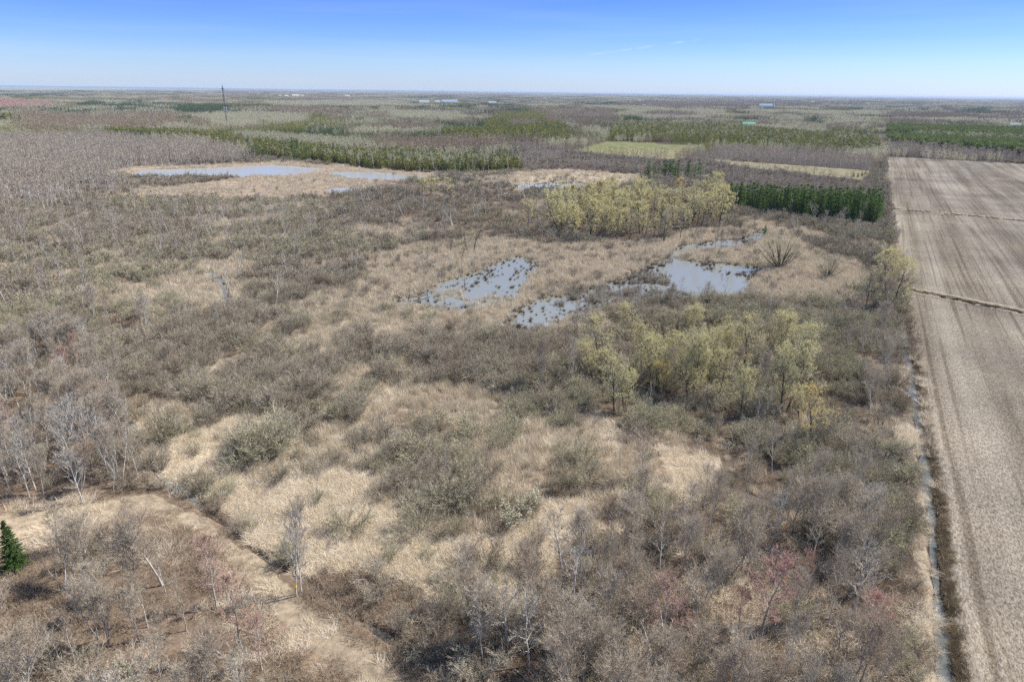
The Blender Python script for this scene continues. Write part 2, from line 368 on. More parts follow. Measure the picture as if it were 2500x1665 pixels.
def classify(x, y, warp=1.0):
    """index of the zone at ground points"""
    px, py, dep = project(x, y, 0.0)
    sc = 1.0
    wx = x + warp * (fbm(x, y, 9 * sc, 3) - .5) * 9 + warp * (fbm(x, y, 2.5, 5) - .5) * 3
    wy = y + warp * (fbm(x, y, 9 * sc, 11) - .5) * 9 + warp * (fbm(x, y, 2.5, 23) - .5) * 3
    qx, qy, _ = project(wx, wy, 0.0)
    r = np.zeros(x.shape, int)
    HARD = {'field', 'trail', 'green_meadow', 'hedge_wood', 'spruce_grove', 'straw_pasture'}
    for i, z in enumerate(Z):
        if z['name'] in HARD:
            k = {'field': 0.0, 'trail': .2}.get(z['name'], .15)
            r[inside(px * (1 - k) + qx * k, py * (1 - k) + qy * k, z['poly'])] = i
        else:
            r[inside(qx, qy, z['poly'])] = i
    return r


def polyline_dist(x, y, pts):
    best = np.full(x.shape, 1e9)
    for (a, b) in zip(pts[:-1], pts[1:]):
        d = b - a; L = (d ** 2).sum()
        t = np.clip(((x - a[0]) * d[0] + (y - a[1]) * d[1]) / L, 0, 1)
        best = np.minimum(best, np.hypot(x - a[0] - t * d[0], y - a[1] - t * d[1]))
    return best


POND_W = {k: world_poly(v, 8, 0.35 if k in ('main_pond', 'marsh_pond') else 0.15, 7 + i) for i, (k, v) in enumerate(PONDS.items())}
DITCH_P = ground([p[0] for p in DITCH_C], [p[1] for p in DITCH_C])
BROOK_P = ground([p[0] for p in BROOK], [p[1] for p in BROOK])


def water_at(x, y):
    w = np.zeros(x.shape, bool)
    for p in POND_W.values():
        w |= inside(x, y, p)
    return w


# ------------------------------------------------------------------ materials
def new_mat(name):
    mt = bpy.data.materials.new(name)
    mt.use_nodes = True
    mt.node_tree.nodes.clear()
    return mt, mt.node_tree.nodes, mt.node_tree.links


def plant_mat(name, c1, c2, c3=None, transl=0.0, rough=0.85, noise_scale=0.0):
    """colour differs from plant to plant (object random) between c1, c2 and c3"""
    mt, N, L = new_mat(name)
    o = N.new("ShaderNodeOutputMaterial")
    oi = N.new("ShaderNodeObjectInfo")
    rp = N.new("ShaderNodeValToRGB")
    e = rp.color_ramp.elements
    cs = [c1, c2] + ([c3] if c3 else [])
    while len(e) < len(cs):
        e.new(.5)
    for k, c in enumerate(cs):
        e[k].position = k / (len(cs) - 1)
        e[k].color = (*c, 1)
    L.new(oi.outputs['Random'], rp.inputs[0])
    colr = rp.outputs[0]
    if noise_scale:
        tx = N.new("ShaderNodeTexCoord")
        nz = N.new("ShaderNodeTexNoise")
        nz.inputs['Scale'].default_value = noise_scale
        nz.inputs['Detail'].default_value = 2
        L.new(tx.outputs['Object'], nz.inputs['Vector'])
        mrn = N.new("ShaderNodeMapRange")
        mrn.inputs['From Min'].default_value = .25
        mrn.inputs['From Max'].default_value = .75
        mrn.inputs['To Min'].default_value = .55
        mrn.inputs['To Max'].default_value = 1.4
        L.new(nz.outputs['Fac'], mrn.inputs['Value'])
        vm = N.new("ShaderNodeVectorMath")
        vm.operation = 'SCALE'
        L.new(colr, vm.inputs[0])
        L.new(mrn.outputs[0], vm.inputs['Scale'])
        colr = vm.outputs[0]
    df = N.new("ShaderNodeBsdfDiffuse")
    L.new(colr, df.inputs['Color'])
    sh = df.outputs[0]
    if transl:
        tr = N.new("ShaderNodeBsdfTranslucent")
        L.new(colr, tr.inputs['Color'])
        mx = N.new("ShaderNodeMixShader")
        mx.inputs[0].default_value = transl
        L.new(df.outputs[0], mx.inputs[1])
        L.new(tr.outputs[0], mx.inputs[2])
        sh = mx.outputs[0]
    L.new(sh, o.inputs['Surface'])
    return mt


MT = {}
MT['twig_grey'] = plant_mat('grey_twigs', (.205, .172, .126), (.375, .335, .260), (.275, .222, .165), .04)
MT['stem_grey'] = plant_mat('grey_stems', (.085, .070, .055), (.13, .112, .092), None, 0)
MT['twig_olive'] = plant_mat('budding_twigs', (.330, .298, .208), (.390, .362, .245), (.280, .245, .172), .06)
MT['stem_olive'] = plant_mat('olive_stems', (.085, .075, .055), (.13, .115, .085), None, 0)
MT['twig_tree'] = plant_mat('bare_tree_twigs', (.345, .288, .218), (.445, .388, .305), (.320, .248, .182), .12)
MT['bark_tree'] = plant_mat('grey_bark', (.34, .315, .28), (.46, .435, .40), None, 0, noise_scale=1.2)
MT['twig_pale'] = plant_mat('pale_twigs', (.36, .33, .285), (.43, .40, .35), (.33, .285, .235), .12)
MT['bark_pale'] = plant_mat('pale_bark', (.42, .40, .36), (.50, .48, .44), None, 0, noise_scale=1.5)
MT['twig_maple'] = plant_mat('red_budding_twigs', (.43, .258, .212), (.42, .285, .235), (.46, .315, .23), .15)
MT['twig_birch'] = plant_mat('birch_twigs', (.32, .28, .225), (.38, .345, .285), None, .2)
MT['bark_birch'] = plant_mat('white_bark', (.45, .43, .40), (.54, .52, .49), None, 0, noise_scale=2.0)
MT['leaf_willow'] = plant_mat('willow_catkins', (.575, .515, .27), (.57, .54, .29), (.59, .50, .26), .36)
MT['leaf_gold'] = plant_mat('golden_catkins', (.62, .47, .19), (.58, .49, .21), None, .4)
MT['leaf_dull'] = plant_mat('dull_catkins', (.45, .405, .265), (.40, .355, .25), None, .3)
MT['bark_willow'] = plant_mat('willow_bark', (.09, .075, .058), (.13, .11, .085), None, 0, noise_scale=1.2)
MT['needle_spruce'] = plant_mat('spruce_needles', (.092, .158, .040), (.130, .200, .050), (.075, .132, .042), .22)
MT['needle_bright'] = plant_mat('bright_spruce_needles', (.060, .105, .026), (.052, .092, .026), None, .15)
MT['needle_cedar'] = plant_mat('cedar_foliage', (.185, .195, .058), (.235, .212, .065), (.125, .160, .052), .2)
MT['needle_pine'] = plant_mat('pine_foliage', (.155, .200, .058), (.215, .240, .072), (.115, .160, .058), .2)
MT['needle_rust'] = plant_mat('rust_needles', (.20, .045, .015), (.22, .05, .02), None, .1)
MT['bark_conifer'] = plant_mat('conifer_bark', (.08, .06, .045), (.11, .09, .07), None, 0)
MT['aspen'] = plant_mat('aspen_twigs', (.45, .415, .29), (.43, .42, .27), (.48, .44, .33), .3)
MT['snag'] = plant_mat('dead_wood', (.055, .045, .036), (.085, .07, .055), None, 0, noise_scale=1.5)
MT['log'] = plant_mat('weathered_log', (.34, .30, .25), (.24, .20, .16), (.14, .11, .085), 0, noise_scale=1.5)
MT['straw'] = plant_mat('dry_grass_blades', (.71, .62, .485), (.60, .51, .38), (.77, .70, .58), .3)
MT['reed'] = plant_mat('dry_reed_blades', (.555, .478, .362), (.495, .420, .310), (.62, .545, .43), .3)
MT['brush'] = plant_mat('brush_twigs', (.195, .146, .105), (.26, .205, .15), (.36, .285, .20), .08)
MT['tussock'] = plant_mat('tussock_blades', (.075, .058, .040), (.14, .105, .07), (.36, .285, .19), .1)
MT['blossom'] = plant_mat('cream_blossom', (.50, .47, .35), (.46, .44, .32), None, .3)
MT['far_bare'] = plant_mat('distant_bare_crowns', (.300, .240, .165), (.260, .200, .140), (.370, .315, .225), .1)
MT['far_pine'] = plant_mat('distant_conifer_foliage', (.055, .088, .036), (.090, .122, .045), (.045, .075, .038), .15)
MT['bank'] = plant_mat('shaded_bank_grass', (.15, .115, .075), (.21, .165, .105), (.30, .235, .14), .15)  # dark soil and grass, with the bank's shade put into the colour
MT['short'] = plant_mat('trail_grass_blades', (.39, .325, .23), (.31, .265, .18), (.45, .38, .28), .2)


def simple_mat(name, col, rough=.6, metal=0.0, nscale=0.0, namp=.25):
    mt, N, L = new_mat(name)
    o = N.new("ShaderNodeOutputMaterial")
    b = N.new("ShaderNodeBsdfPrincipled")
    b.inputs['Base Color'].default_value = (*col, 1)
    b.inputs['Roughness'].default_value = rough
    b.inputs['Metallic'].default_value = metal
    if nscale:
        tx = N.new("ShaderNodeTexCoord")
        nz = N.new("ShaderNodeTexNoise")
        nz.inputs['Scale'].default_value = nscale
        L.new(tx.outputs['Object'], nz.inputs['Vector'])
        rp = N.new("ShaderNodeValToRGB")
        rp.color_ramp.elements[0].position = .3
        rp.color_ramp.elements[1].position = .7
        rp.color_ramp.elements[0].color = (*[c * (1 - namp) for c in col], 1)
        rp.color_ramp.elements[1].color = (*[min(1, c * (1 + namp)) for c in col], 1)
        L.new(nz.outputs['Fac'], rp.inputs[0])
        L.new(rp.outputs[0], b.inputs['Base Color'])
    L.new(b.outputs[0], o.inputs['Surface'])
    return mt


MT['steel'] = simple_mat('galvanised_steel', (.10, .105, .115), .6, .3, .3)
MT['antenna'] = simple_mat('antenna_panel', (.62, .63, .65), .5, 0, .5, .1)
MT['white_wall'] = simple_mat('white_wall', (.36, .36, .35), .7, 0, .2, .08)
MT['grey_roof'] = simple_mat('grey_metal_roof', (.26, .27, .29), .6, 0, .2, .12)
MT['blue_roof'] = simple_mat('blue_metal_roof', (.20, .28, .36), .6, 0, .2, .1)
MT['green_roof'] = simple_mat('green_metal_roof', (.10, .36, .26), .5, .1, .2, .12)
MT['dark_glass'] = simple_mat('dark_window', (.04, .045, .05), .2)
MT['yellow_paint'] = simple_mat('yellow_paint', (.80, .56, .03), .6, 0, 6, .1)
MT['blue_paint'] = simple_mat('blue_paint', (.22, .30, .55), .6, 0, 6, .1)

# ground: land cover colours per vertex, fine mottling on top
mt, N, L = new_mat('land_surface')
o = N.new("ShaderNodeOutputMaterial")
at = N.new("ShaderNodeAttribute"); at.attribute_name = 'cover'
tx = N.new("ShaderNodeTexCoord")
n1 = N.new("ShaderNodeTexNoise"); n1.inputs['Scale'].default_value = .9; n1.inputs['Detail'].default_value = 6; n1.inputs['Roughness'].default_value = .7
n2 = N.new("ShaderNodeTexNoise"); n2.inputs['Scale'].default_value = .08; n2.inputs['Detail'].default_value = 4
L.new(tx.outputs['Object'], n1.inputs['Vector']); L.new(tx.outputs['Object'], n2.inputs['Vector'])
ma = N.new("ShaderNodeMath"); ma.operation = 'MULTIPLY'
m1 = N.new("ShaderNodeMapRange"); m1.inputs['From Min'].default_value = .3; m1.inputs['From Max'].default_value = .7; m1.inputs['To Min'].default_value = .55; m1.inputs['To Max'].default_value = 1.3
m2 = N.new("ShaderNodeMapRange"); m2.inputs['From Min'].default_value = .3; m2.inputs['From Max'].default_value = .7; m2.inputs['To Min'].default_value = .8; m2.inputs['To Max'].default_value = 1.15
L.new(n1.outputs['Fac'], m1.inputs['Value']); L.new(n2.outputs['Fac'], m2.inputs['Value'])
L.new(m1.outputs[0], ma.inputs[0]); L.new(m2.outputs[0], ma.inputs[1])
vm = N.new("ShaderNodeVectorMath"); vm.operation = 'SCALE'
L.new(at.outputs['Color'], vm.inputs[0]); L.new(ma.outputs[0], vm.inputs['Scale'])
df = N.new("ShaderNodeBsdfDiffuse"); df.inputs['Roughness'].default_value = 1.0
L.new(vm.outputs[0], df.inputs['Color'])
bp = N.new("ShaderNodeBump"); bp.inputs['Strength'].default_value = .6; bp.inputs['Distance'].default_value = .25
L.new(n1.outputs['Fac'], bp.inputs['Height']); L.new(bp.outputs[0], df.inputs['Normal'])
L.new(df.outputs[0], o.inputs['Surface'])
MT['land'] = mt

# ploughed field: residue streaks along the rows (object Y runs along them)
mt, N, L = new_mat('field_stubble_soil')
o = N.new("ShaderNodeOutputMaterial")
tx = N.new("ShaderNodeTexCoord")


def fnoise(scale, sx_, sy_, det=4, rough=.6):
    mp = N.new("ShaderNodeMapping"); mp.inputs['Scale'].default_value = (sx_, sy_, 1)
    L.new(tx.outputs['Object'], mp.inputs['Vector'])
    nz = N.new("ShaderNodeTexNoise"); nz.inputs['Scale'].default_value = scale; nz.inputs['Detail'].default_value = det; nz.inputs['Roughness'].default_value = rough
    L.new(mp.outputs[0], nz.inputs['Vector'])
    return nz.outputs['Fac']


def ramp_node(fac, stops):
    rp = N.new("ShaderNodeValToRGB")
    e = rp.color_ramp.elements
    while len(e) < len(stops):
        e.new(.5)
    for k, (p, c) in enumerate(stops):
        e[k].position = p; e[k].color = (*c, 1)
    L.new(fac, rp.inputs[0])
    return rp.outputs[0]


def mixc(a, b, fac, mode='MIX', f=1.0):
    mx = N.new("ShaderNodeMix"); mx.data_type = 'RGBA'; mx.blend_type = mode
    mx.inputs['Factor'].default_value = f
    if fac is not None:
        L.new(fac, mx.inputs['Factor'])
    L.new(a, mx.inputs[6]); L.new(b, mx.inputs[7])
    return mx.outputs[2]


streak = ramp_node(fnoise(1.0, .12, .004, 4, .5), [(.38, (0, 0, 0)), (.62, (1, 1, 1))])
streak2 = ramp_node(fnoise(1.0, .55, .012, 3, .6), [(.3, (0, 0, 0)), (.7, (1, 1, 1))])
speck = ramp_node(fnoise(3.2, 1.0, .45, 5, .8), [(.42, (0, 0, 0)), (.56, (1, 1, 1))])
patch = ramp_node(fnoise(.02, 1, 1, 3), [(.36, (.74, .73, .73)), (.64, (1.12, 1.10, 1.07))])
soil = ramp_node(fnoise(.8, 1, 1, 3), [(.3, (.150, .112, .074)), (.7, (.205, .158, .108))])
res = ramp_node(fnoise(1.5, 1, .5, 3), [(.3, (.48, .425, .335)), (.7, (.62, .555, .45))])
f1 = N.new("ShaderNodeMath"); f1.operation = 'MULTIPLY_ADD'
L.new(streak, f1.inputs[0]); f1.inputs[1].default_value = .42; f1.inputs[2].default_value = .02
f2 = N.new("ShaderNodeMath"); f2.operation = 'MULTIPLY_ADD'
L.new(streak2, f2.inputs[0]); f2.inputs[1].default_value = .22; L.new(f1.outputs[0], f2.inputs[2])
f3 = N.new("ShaderNodeMath"); f3.operation = 'MULTIPLY_ADD'; f3.use_clamp = True
L.new(speck, f3.inputs[0]); f3.inputs[1].default_value = .46; L.new(f2.outputs[0], f3.inputs[2])
colr = mixc(soil, res, f3.outputs[0])
colr = mixc(colr, patch, None, 'MULTIPLY')
clod = ramp_node(fnoise(4.2, 1.0, .32, 4, .8), [(.40, (.55, .52, .49)), (.54, (1.06, 1.05, 1.03))])
colr = mixc(colr, clod, None, 'MULTIPLY')
wheel = ramp_node(fnoise(1.0, .9, .01, 2, .5), [(.34, (.70, .68, .66)), (.46, (1, 1, 1))])
colr = mixc(colr, wheel, None, 'MULTIPLY')
df = N.new("ShaderNodeBsdfDiffuse"); df.inputs['Roughness'].default_value = 1
L.new(colr, df.inputs['Color'])
bp = N.new("ShaderNodeBump"); bp.inputs['Strength'].default_value = .5; bp.inputs['Distance'].default_value = .12
L.new(speck, bp.inputs['Height']); L.new(bp.outputs[0], df.inputs['Normal'])
L.new(df.outputs[0], o.inputs['Surface'])
MT['field'] = mt
MT['stubble'] = plant_mat('corn_stubble', (.50, .44, .34), (.40, .35, .27), (.56, .50, .40), .15)

# water: murky, almost still
mt, N, L = new_mat('pond_water')
o = N.new("ShaderNodeOutputMaterial")
df = N.new("ShaderNodeBsdfDiffuse"); df.inputs['Color'].default_value = (.160, .165, .150, 1)      # silty water body
gl = N.new("ShaderNodeBsdfGlossy"); gl.inputs['Roughness'].default_value = .16
tx = N.new("ShaderNodeTexCoord")
nz = N.new("ShaderNodeTexNoise"); nz.inputs['Scale'].default_value = .8; nz.inputs['Detail'].default_value = 3
L.new(tx.outputs['Object'], nz.inputs['Vector'])
bp = N.new("ShaderNodeBump"); bp.inputs['Strength'].default_value = .05; bp.inputs['Distance'].default_value = .1
L.new(nz.outputs['Fac'], bp.inputs['Height']); L.new(bp.outputs[0], gl.inputs['Normal'])
fr = N.new("ShaderNodeFresnel"); fr.inputs['IOR'].default_value = 1.40
mn = N.new("ShaderNodeMath"); mn.operation = 'MINIMUM'; mn.inputs[1].default_value = .42                  # ripples keep far water from turning into a mirror
L.new(fr.outputs[0], mn.inputs[0])
mx = N.new("ShaderNodeMixShader"); L.new(mn.outputs[0], mx.inputs[0]); L.new(df.outputs[0], mx.inputs[1]); L.new(gl.outputs[0], mx.inputs[2])
L.new(mx.outputs[0], o.inputs['Surface'])
MT['water'] = mt


pw = MT['water'].copy(); pw.name = 'pale_silty_water'  # far pools: pale sky reflection put into the water body colour
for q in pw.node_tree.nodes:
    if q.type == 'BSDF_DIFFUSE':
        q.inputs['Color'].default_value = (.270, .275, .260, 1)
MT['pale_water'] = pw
mw = MT['water'].copy(); mw.name = 'dark_ditch_water'
for q in mw.node_tree.nodes:
    if q.type == 'BSDF_DIFFUSE':
        q.inputs['Color'].default_value = (.085, .088, .082, 1)
MT['dark_water'] = mw

# ------------------------------------------------------------------ mesh helpers
def mesh_np(name, V, F, mats=None, midx=None, smooth=False):
    """V (n,3), F (m,3) triangles"""
    me = bpy.data.meshes.new(name)
    V = np.ascontiguousarray(V, np.float32); F = np.ascontiguousarray(F, np.int32)
    me.vertices.add(len(V)); me.vertices.foreach_set('co', V.ravel())
    k = F.shape[1]
    me.loops.add(F.size); me.loops.foreach_set('vertex_index', F.ravel())
    me.polygons.add(len(F))
    me.polygons.foreach_set('loop_start', np.arange(0, F.size, k, dtype=np.int32))
    me.polygons.foreach_set('loop_total', np.full(len(F), k, np.int32))
    if mats:
        for q in mats:
            me.materials.append(q)
    if midx is not None:
        me.polygons.foreach_set('material_index', np.ascontiguousarray(midx, np.int32))
    if smooth:
        me.polygons.foreach_set('use_smooth', np.ones(len(F), bool))
    me.update(calc_edges=True)
    return me


def tag(ob, label=None, cat=None, group=None, kind=None):
    if label: ob['label'] = label
    if cat: ob['category'] = cat
    if group: ob['group'] = group
    if kind: ob['kind'] = kind
    return ob


def link(name, me, parent=None, loc=None):
    ob = bpy.data.objects.new(name, me)
    COL.objects.link(ob)
    if parent is not None:
        ob.parent = parent
    if loc is not None:
        ob.location = loc
    return ob


class Acc:
    def __init__(self):
        self.v = []; self.f = []; self.n = 0

    def add(self, V, F):
        self.v.append(np.asarray(V, float)); self.f.append(np.asarray(F, int) + self.n); self.n += len(V)

    def twigs(self, P, D, Ln, W, rg):
        n = len(P)
        if n == 0:
            return
        s = np.cross(D, rg.normal(size=(n, 3)))
        s /= np.linalg.norm(s, axis=1)[:, None] + 1e-9
        W = np.broadcast_to(W, (n,)); h = (W * .5)[:, None] * s
        V = np.empty((n, 3, 3)); V[:, 0] = P - h; V[:, 1] = P + h; V[:, 2] = P + D * Ln[:, None]
        self.add(V.reshape(-1, 3), np.arange(3 * n).reshape(n, 3))

    def segs(self, P, Q, r0, r1, sides=3):
        """tapered prisms from P to Q"""
        P = np.atleast_2d(P); Q = np.atleast_2d(Q); n = len(P)
        d = Q - P; d = d / (np.linalg.norm(d, axis=1)[:, None] + 1e-9)
        a = np.cross(d, np.where(np.abs(d[:, 2:3]) > .8, [[1., 0, 0]], [[0., 0, 1]]))
        a /= np.linalg.norm(a, axis=1)[:, None] + 1e-9
        b = np.cross(d, a)
        r0 = np.broadcast_to(r0, (n,)); r1 = np.broadcast_to(r1, (n,))
        V = np.empty((n, 2 * sides, 3)); 
        for k in range(sides):
            t = 2 * math.pi * k / sides
            u = a * math.cos(t) + b * math.sin(t)
            V[:, k] = P + u * r0[:, None]
            V[:, sides + k] = Q + u * r1[:, None]
        f = []
        for k in range(sides):
            k2 = (k + 1) % sides
            f += [(k, k2, sides + k2), (k, sides + k2, sides + k)]
        f = np.array(f)
        F = (f[None] + (np.arange(n) * 2 * sides)[:, None, None]).reshape(-1, 3)
        self.add(V.reshape(-1, 3), F)

    def get(self):
        if not self.v:
            return np.zeros((0, 3)), np.zeros((0, 3), int)
        return np.concatenate(self.v), np.concatenate(self.f)


def unit(v):
    return v / (np.linalg.norm(v, axis=-1)[..., None] + 1e-9)


def kids(rg, P, D, Ln, k, t0, t1, ang, ratio, up=0.0, sd=.25):
    """k children per branch"""
    n = len(P)
    t = rg.uniform(t0, t1, (n, k))
    ax = rg.normal(size=(n, k, 3))
    d = D[:, None, :]
    perp = unit(ax - (ax * d).sum(-1)[..., None] * d)
    a = ang * (1 + rg.normal(0, sd, (n, k)))
    nd = d * np.cos(a)[..., None] + perp * np.sin(a)[..., None]
    nd[..., 2] += up
    nd = unit(nd)
    st = P[:, None] + d * (Ln[:, None] * t)[..., None]
    ln = Ln[:, None] * ratio * rg.uniform(.6, 1.25, (n, k)) * (1.15 - .5 * t)
    return st.reshape(-1, 3), nd.reshape(-1, 3), ln.reshape(-1)


def split(parts):
    """merge [(V,F,mat_index)]"""
    V = []; F = []; M = []; n = 0
    for v, f, i in parts:
        if len(v) == 0:
            continue
        V.append(v); F.append(f + n); M.append(np.full(len(f), i)); n += len(v)
    return np.concatenate(V), np.concatenate(F), np.concatenate(M)


# ------------------------------------------------------------------ plant shapes: each returns (wood, twigs) as (V,F)
def gen_shrub(seed, h=3.6, nst=14, nb=6, nt=6, n3=0, wst=.045, w1=.035, w2=.026, spread=1.0, leafy=0, wl=.1):
    rg = np.random.default_rng(seed)
    W = Acc(); T = Acc()
    az = rg.uniform(0, 2 * math.pi, nst); lean = R(8) + rg.uniform(0, 1, nst) ** .7 * R(48) * spread
    P = np.stack([rg.normal(0, .18, nst), rg.normal(0, .18, nst), np.full(nst, -.05)], 1)
    D = np.stack([np.sin(lean) * np.cos(az), np.sin(lean) * np.sin(az), np.cos(lean)], 1)
    Ln = h * rg.uniform(.62, 1.0, nst) * (1 - .15 * np.sin(lean))
    mid = P + D * Ln[:, None] * .5
    D2 = unit(D + np.stack([np.cos(az) * .1, np.sin(az) * .1, np.full(nst, .28)], 1) + rg.normal(0, .08, (nst, 3)))
    tip = mid + D2 * Ln[:, None] * .5
    W.segs(P, mid, wst, wst * .7); W.segs(mid, tip, wst * .7, wst * .15)
    a = kids(rg, P, D, Ln * .5, nb // 2, .35, 1, R(34), 1.0, .12)
    b = kids(rg, mid, D2, Ln * .5, nb, .1, 1, R(36), .85, .12)
    P1, D1, L1 = [np.concatenate([u, v]) for u, v in zip(a, b)]
    T.twigs(P1, D1, L1, w1, rg)
    P2, D2_, L2 = kids(rg, P1, D1, L1, nt, .2, 1, R(34), .55, .12)
    T.twigs(P2, D2_, L2, w2, rg)
    if n3:
        P3, D3, L3 = kids(rg, P2, D2_, L2, n3, .2, 1, R(38), .6, .1)
        T.twigs(P3, D3, L3, w2 * .85, rg)
    LF = Acc()
    if leafy:
        P3, D3, L3 = kids(rg, P2, D2_, L2, leafy, .3, 1, R(60), .01, 0)
        L3 = rg.uniform(.6, 1.2, len(L3)) * wl * 1.4
        LF.twigs(P3, D3, L3, wl, rg)
    return W.get(), T.get(), LF.get()


def gen_tree(seed, h=9., cr=2.4, base=.28, nl=16, ns=5, nt=6, n3=3, r=.11, w1=.05, w2=.035, w3=.026, rise=R(42), trunks=1, leafy=0, wl=.12, droop=0.0, top=.97, wander=.035):
    rg = np.random.default_rng(seed)
    W = Acc(); T = Acc(); LF = Acc()
    for q in range(trunks):
        az0 = rg.uniform(0, 6.28)
        lean = R(rg.uniform(0, 5)) if trunks == 1 else R(rg.uniform(7, 22))
        ld = np.array([math.sin(lean) * math.cos(az0), math.sin(lean) * math.sin(az0), math.cos(lean)])
        hh = h * (1 if q == 0 else rg.uniform(.72, 1.0))
        nseg = 7
        pts = [np.array([math.cos(az0) * .15 * (trunks > 1), math.sin(az0) * .15 * (trunks > 1), -.1])]
        for s in range(nseg):
            ld = unit(ld + rg.normal(0, wander * 2, 3) + np.array([0, 0, .05]))
            pts.append(pts[-1] + ld * hh * top / nseg)
        pts = np.array(pts)
        tt = np.linspace(0, 1, nseg + 1)
        rr = r * (1 - tt) ** .8 + .012
        rr[0] *= 1.35
        W.segs(pts[:-1], pts[1:], rr[:-1], rr[1:], 5)
        t = base + (1 - base) * (np.arange(nl) + rg.uniform(0, 1, nl)) / nl
        t = np.clip(t, 0, .985)
        fi = t * nseg; k = np.minimum(fi.astype(int), nseg - 1); fr = (fi - k)[:, None]
        P = pts[k] * (1 - fr) + pts[k + 1] * fr
        az = np.arange(nl) * 2.399 + rg.uniform(0, 6.28) + rg.normal(0, .3, nl)
        u = (t - base) / (1 - base)
        prof = np.clip(np.sin(math.pi * (0.18 + .74 * u)) , .25, 1) * (1 - .25 * u)
        el = rise + (R(80) - rise) * u ** 1.5 + rg.normal(0, .1, nl)
        D = np.stack([np.cos(el) * np.cos(az), np.cos(el) * np.sin(az), np.sin(el)], 1)
        Ln = cr * prof / np.maximum(np.cos(el), .38) * rg.uniform(.75, 1.15, nl)
        Ln = np.minimum(Ln, (h * 1.02 - P[:, 2]) / np.maximum(D[:, 2], .2))
        rl = np.interp(t, tt, rr) * .5
        M = P + D * Ln[:, None] * .5
        D2 = unit(D + rg.normal(0, .12, (nl, 3)) + np.array([0, 0, .22 - droop * .3]))
        E = M + D2 * Ln[:, None] * .5
        W.segs(P, M, rl, rl * .6); W.segs(M, E, rl * .6, .012)
        a = kids(rg, P, D, Ln * .5, max(1, ns // 2), .4, 1, R(36), .9, .24)
        b = kids(rg, M, D2, Ln * .5, ns, .05, 1, R(34), .9, .24)
        P1, D1, L1 = [np.concatenate([x, y]) for x, y in zip(a, b)]
        T.twigs(P1, D1, L1, w1, rg)
        P2, D2, L2 = kids(rg, P1, D1, L1, nt, .15, 1, R(32), .62, .20 - droop)
        T.twigs(P2, D2, L2, w2, rg)
        if n3:
            P3, D3, L3 = kids(rg, P2, D2, L2, n3, .2, 1, R(34), .65, .14 - droop)
            T.twigs(P3, D3, L3, w3, rg)
        else:
            P3, D3, L3 = P2, D2, L2
        if leafy:
            P4, D4, L4 = kids(rg, P3, D3, L3, leafy, .2, 1, R(50), .01, -droop)
            L4 = rg.uniform(.6, 1.3, len(L4)) * wl * 2.0
            LF.twigs(P4, D4, L4, wl, rg)
    return W.get(), T.get(), LF.get()


def gen_conifer(seed, h=12., rb=2.3, layers=20, per=9, nn=8, wid=.35, base=.06, droop=.25, pw=1.0):
    rg = np.random.default_rng(seed)
    W = Acc(); T = Acc()
    W.segs([[0, 0, -.1]], [[0, 0, h * .98]], h * .014, .01, 5)
    for i in range(layers):
        u = (i + .3 * rg.uniform(-1, 1)) / layers
        u = min(max(u, 0), .985)
        z = h * (base + (1 - base) * u)
        rad = rb * (1 - u) ** pw * rg.uniform(.85, 1.1) + .08
        k = max(4, int(per * (1 - .5 * u)))
        az = rg.uniform(0, 6.28) + np.arange(k) * 2 * math.pi / k + rg.normal(0, .2, k)
        L_ = rad * rg.uniform(.75, 1.15, k)
        el = -droop + .9 * u + rg.normal(0, .08, k)
        P = np.tile([0, 0, z], (k, 1)).astype(float)
        D = np.stack([np.cos(az) * np.cos(el), np.sin(az) * np.cos(el), np.sin(el)], 1)
        T.twigs(P, D, L_, wid * .6, rg)
        t = rg.uniform(.25, 1.0, (k, nn))
        st = P[:, None] + D[:, None] * (L_[:, None] * t)[..., None]
        sg = rg.choice([-1, 1], (k, nn))
        side = np.stack([-np.sin(az), np.cos(az), np.zeros(k)], 1)
        nd = unit(D[:, None] * .8 + side[:, None] * sg[..., None] * rg.uniform(.4, 1.0, (k, nn))[..., None] + rg.normal(0, .18, (k, nn, 3)) + np.array([0, 0, -.12]))
        ln = (wid * 1.0 + L_[:, None] * .38 * (1.1 - t)) * rg.uniform(.7, 1.2, (k, nn))
        T.twigs(st.reshape(-1, 3), nd.reshape(-1, 3), ln.reshape(-1), wid * .75, rg)
    T.twigs(np.array([[0, 0, h * .9]]), np.array([[0, 0, 1.]]), np.array([h * .1]), wid * .3, rg)
    return W.get(), T.get()


def gen_cedar(seed, h=9., rb=1.35, n=420, wid=.30, pw=.75, base=.05, up=.75):
    rg = np.random.default_rng(seed)
    W = Acc(); T = Acc()
    W.segs([[0, 0, -.1]], [[0, 0, h * .9]], h * .016, .02, 4)
    u = 1 - np.sqrt(rg.uniform(0, 1, n)) * .985
    z = h * (base + (1 - base) * u)
    az = rg.uniform(0, 6.28, n)
    lump = 1 + .22 * np.sin(az * 3 + z * 1.3 + seed) * np.sin(z * 2.1 + az)
    rad = (rb * (1 - u) ** pw * lump) * rg.uniform(.45, 1.0, n) ** .5
    P = np.stack([rad * np.cos(az), rad * np.sin(az), z - h * .03], 1)
    D = unit(np.stack([np.cos(az) * .7, np.sin(az) * .7, np.full(n, up)], 1) + rg.normal(0, .3, (n, 3)))
    T.twigs(P, D, rg.uniform(.7, 1.3, n) * wid * 2.4, wid, rg)
    return W.get(), T.get()


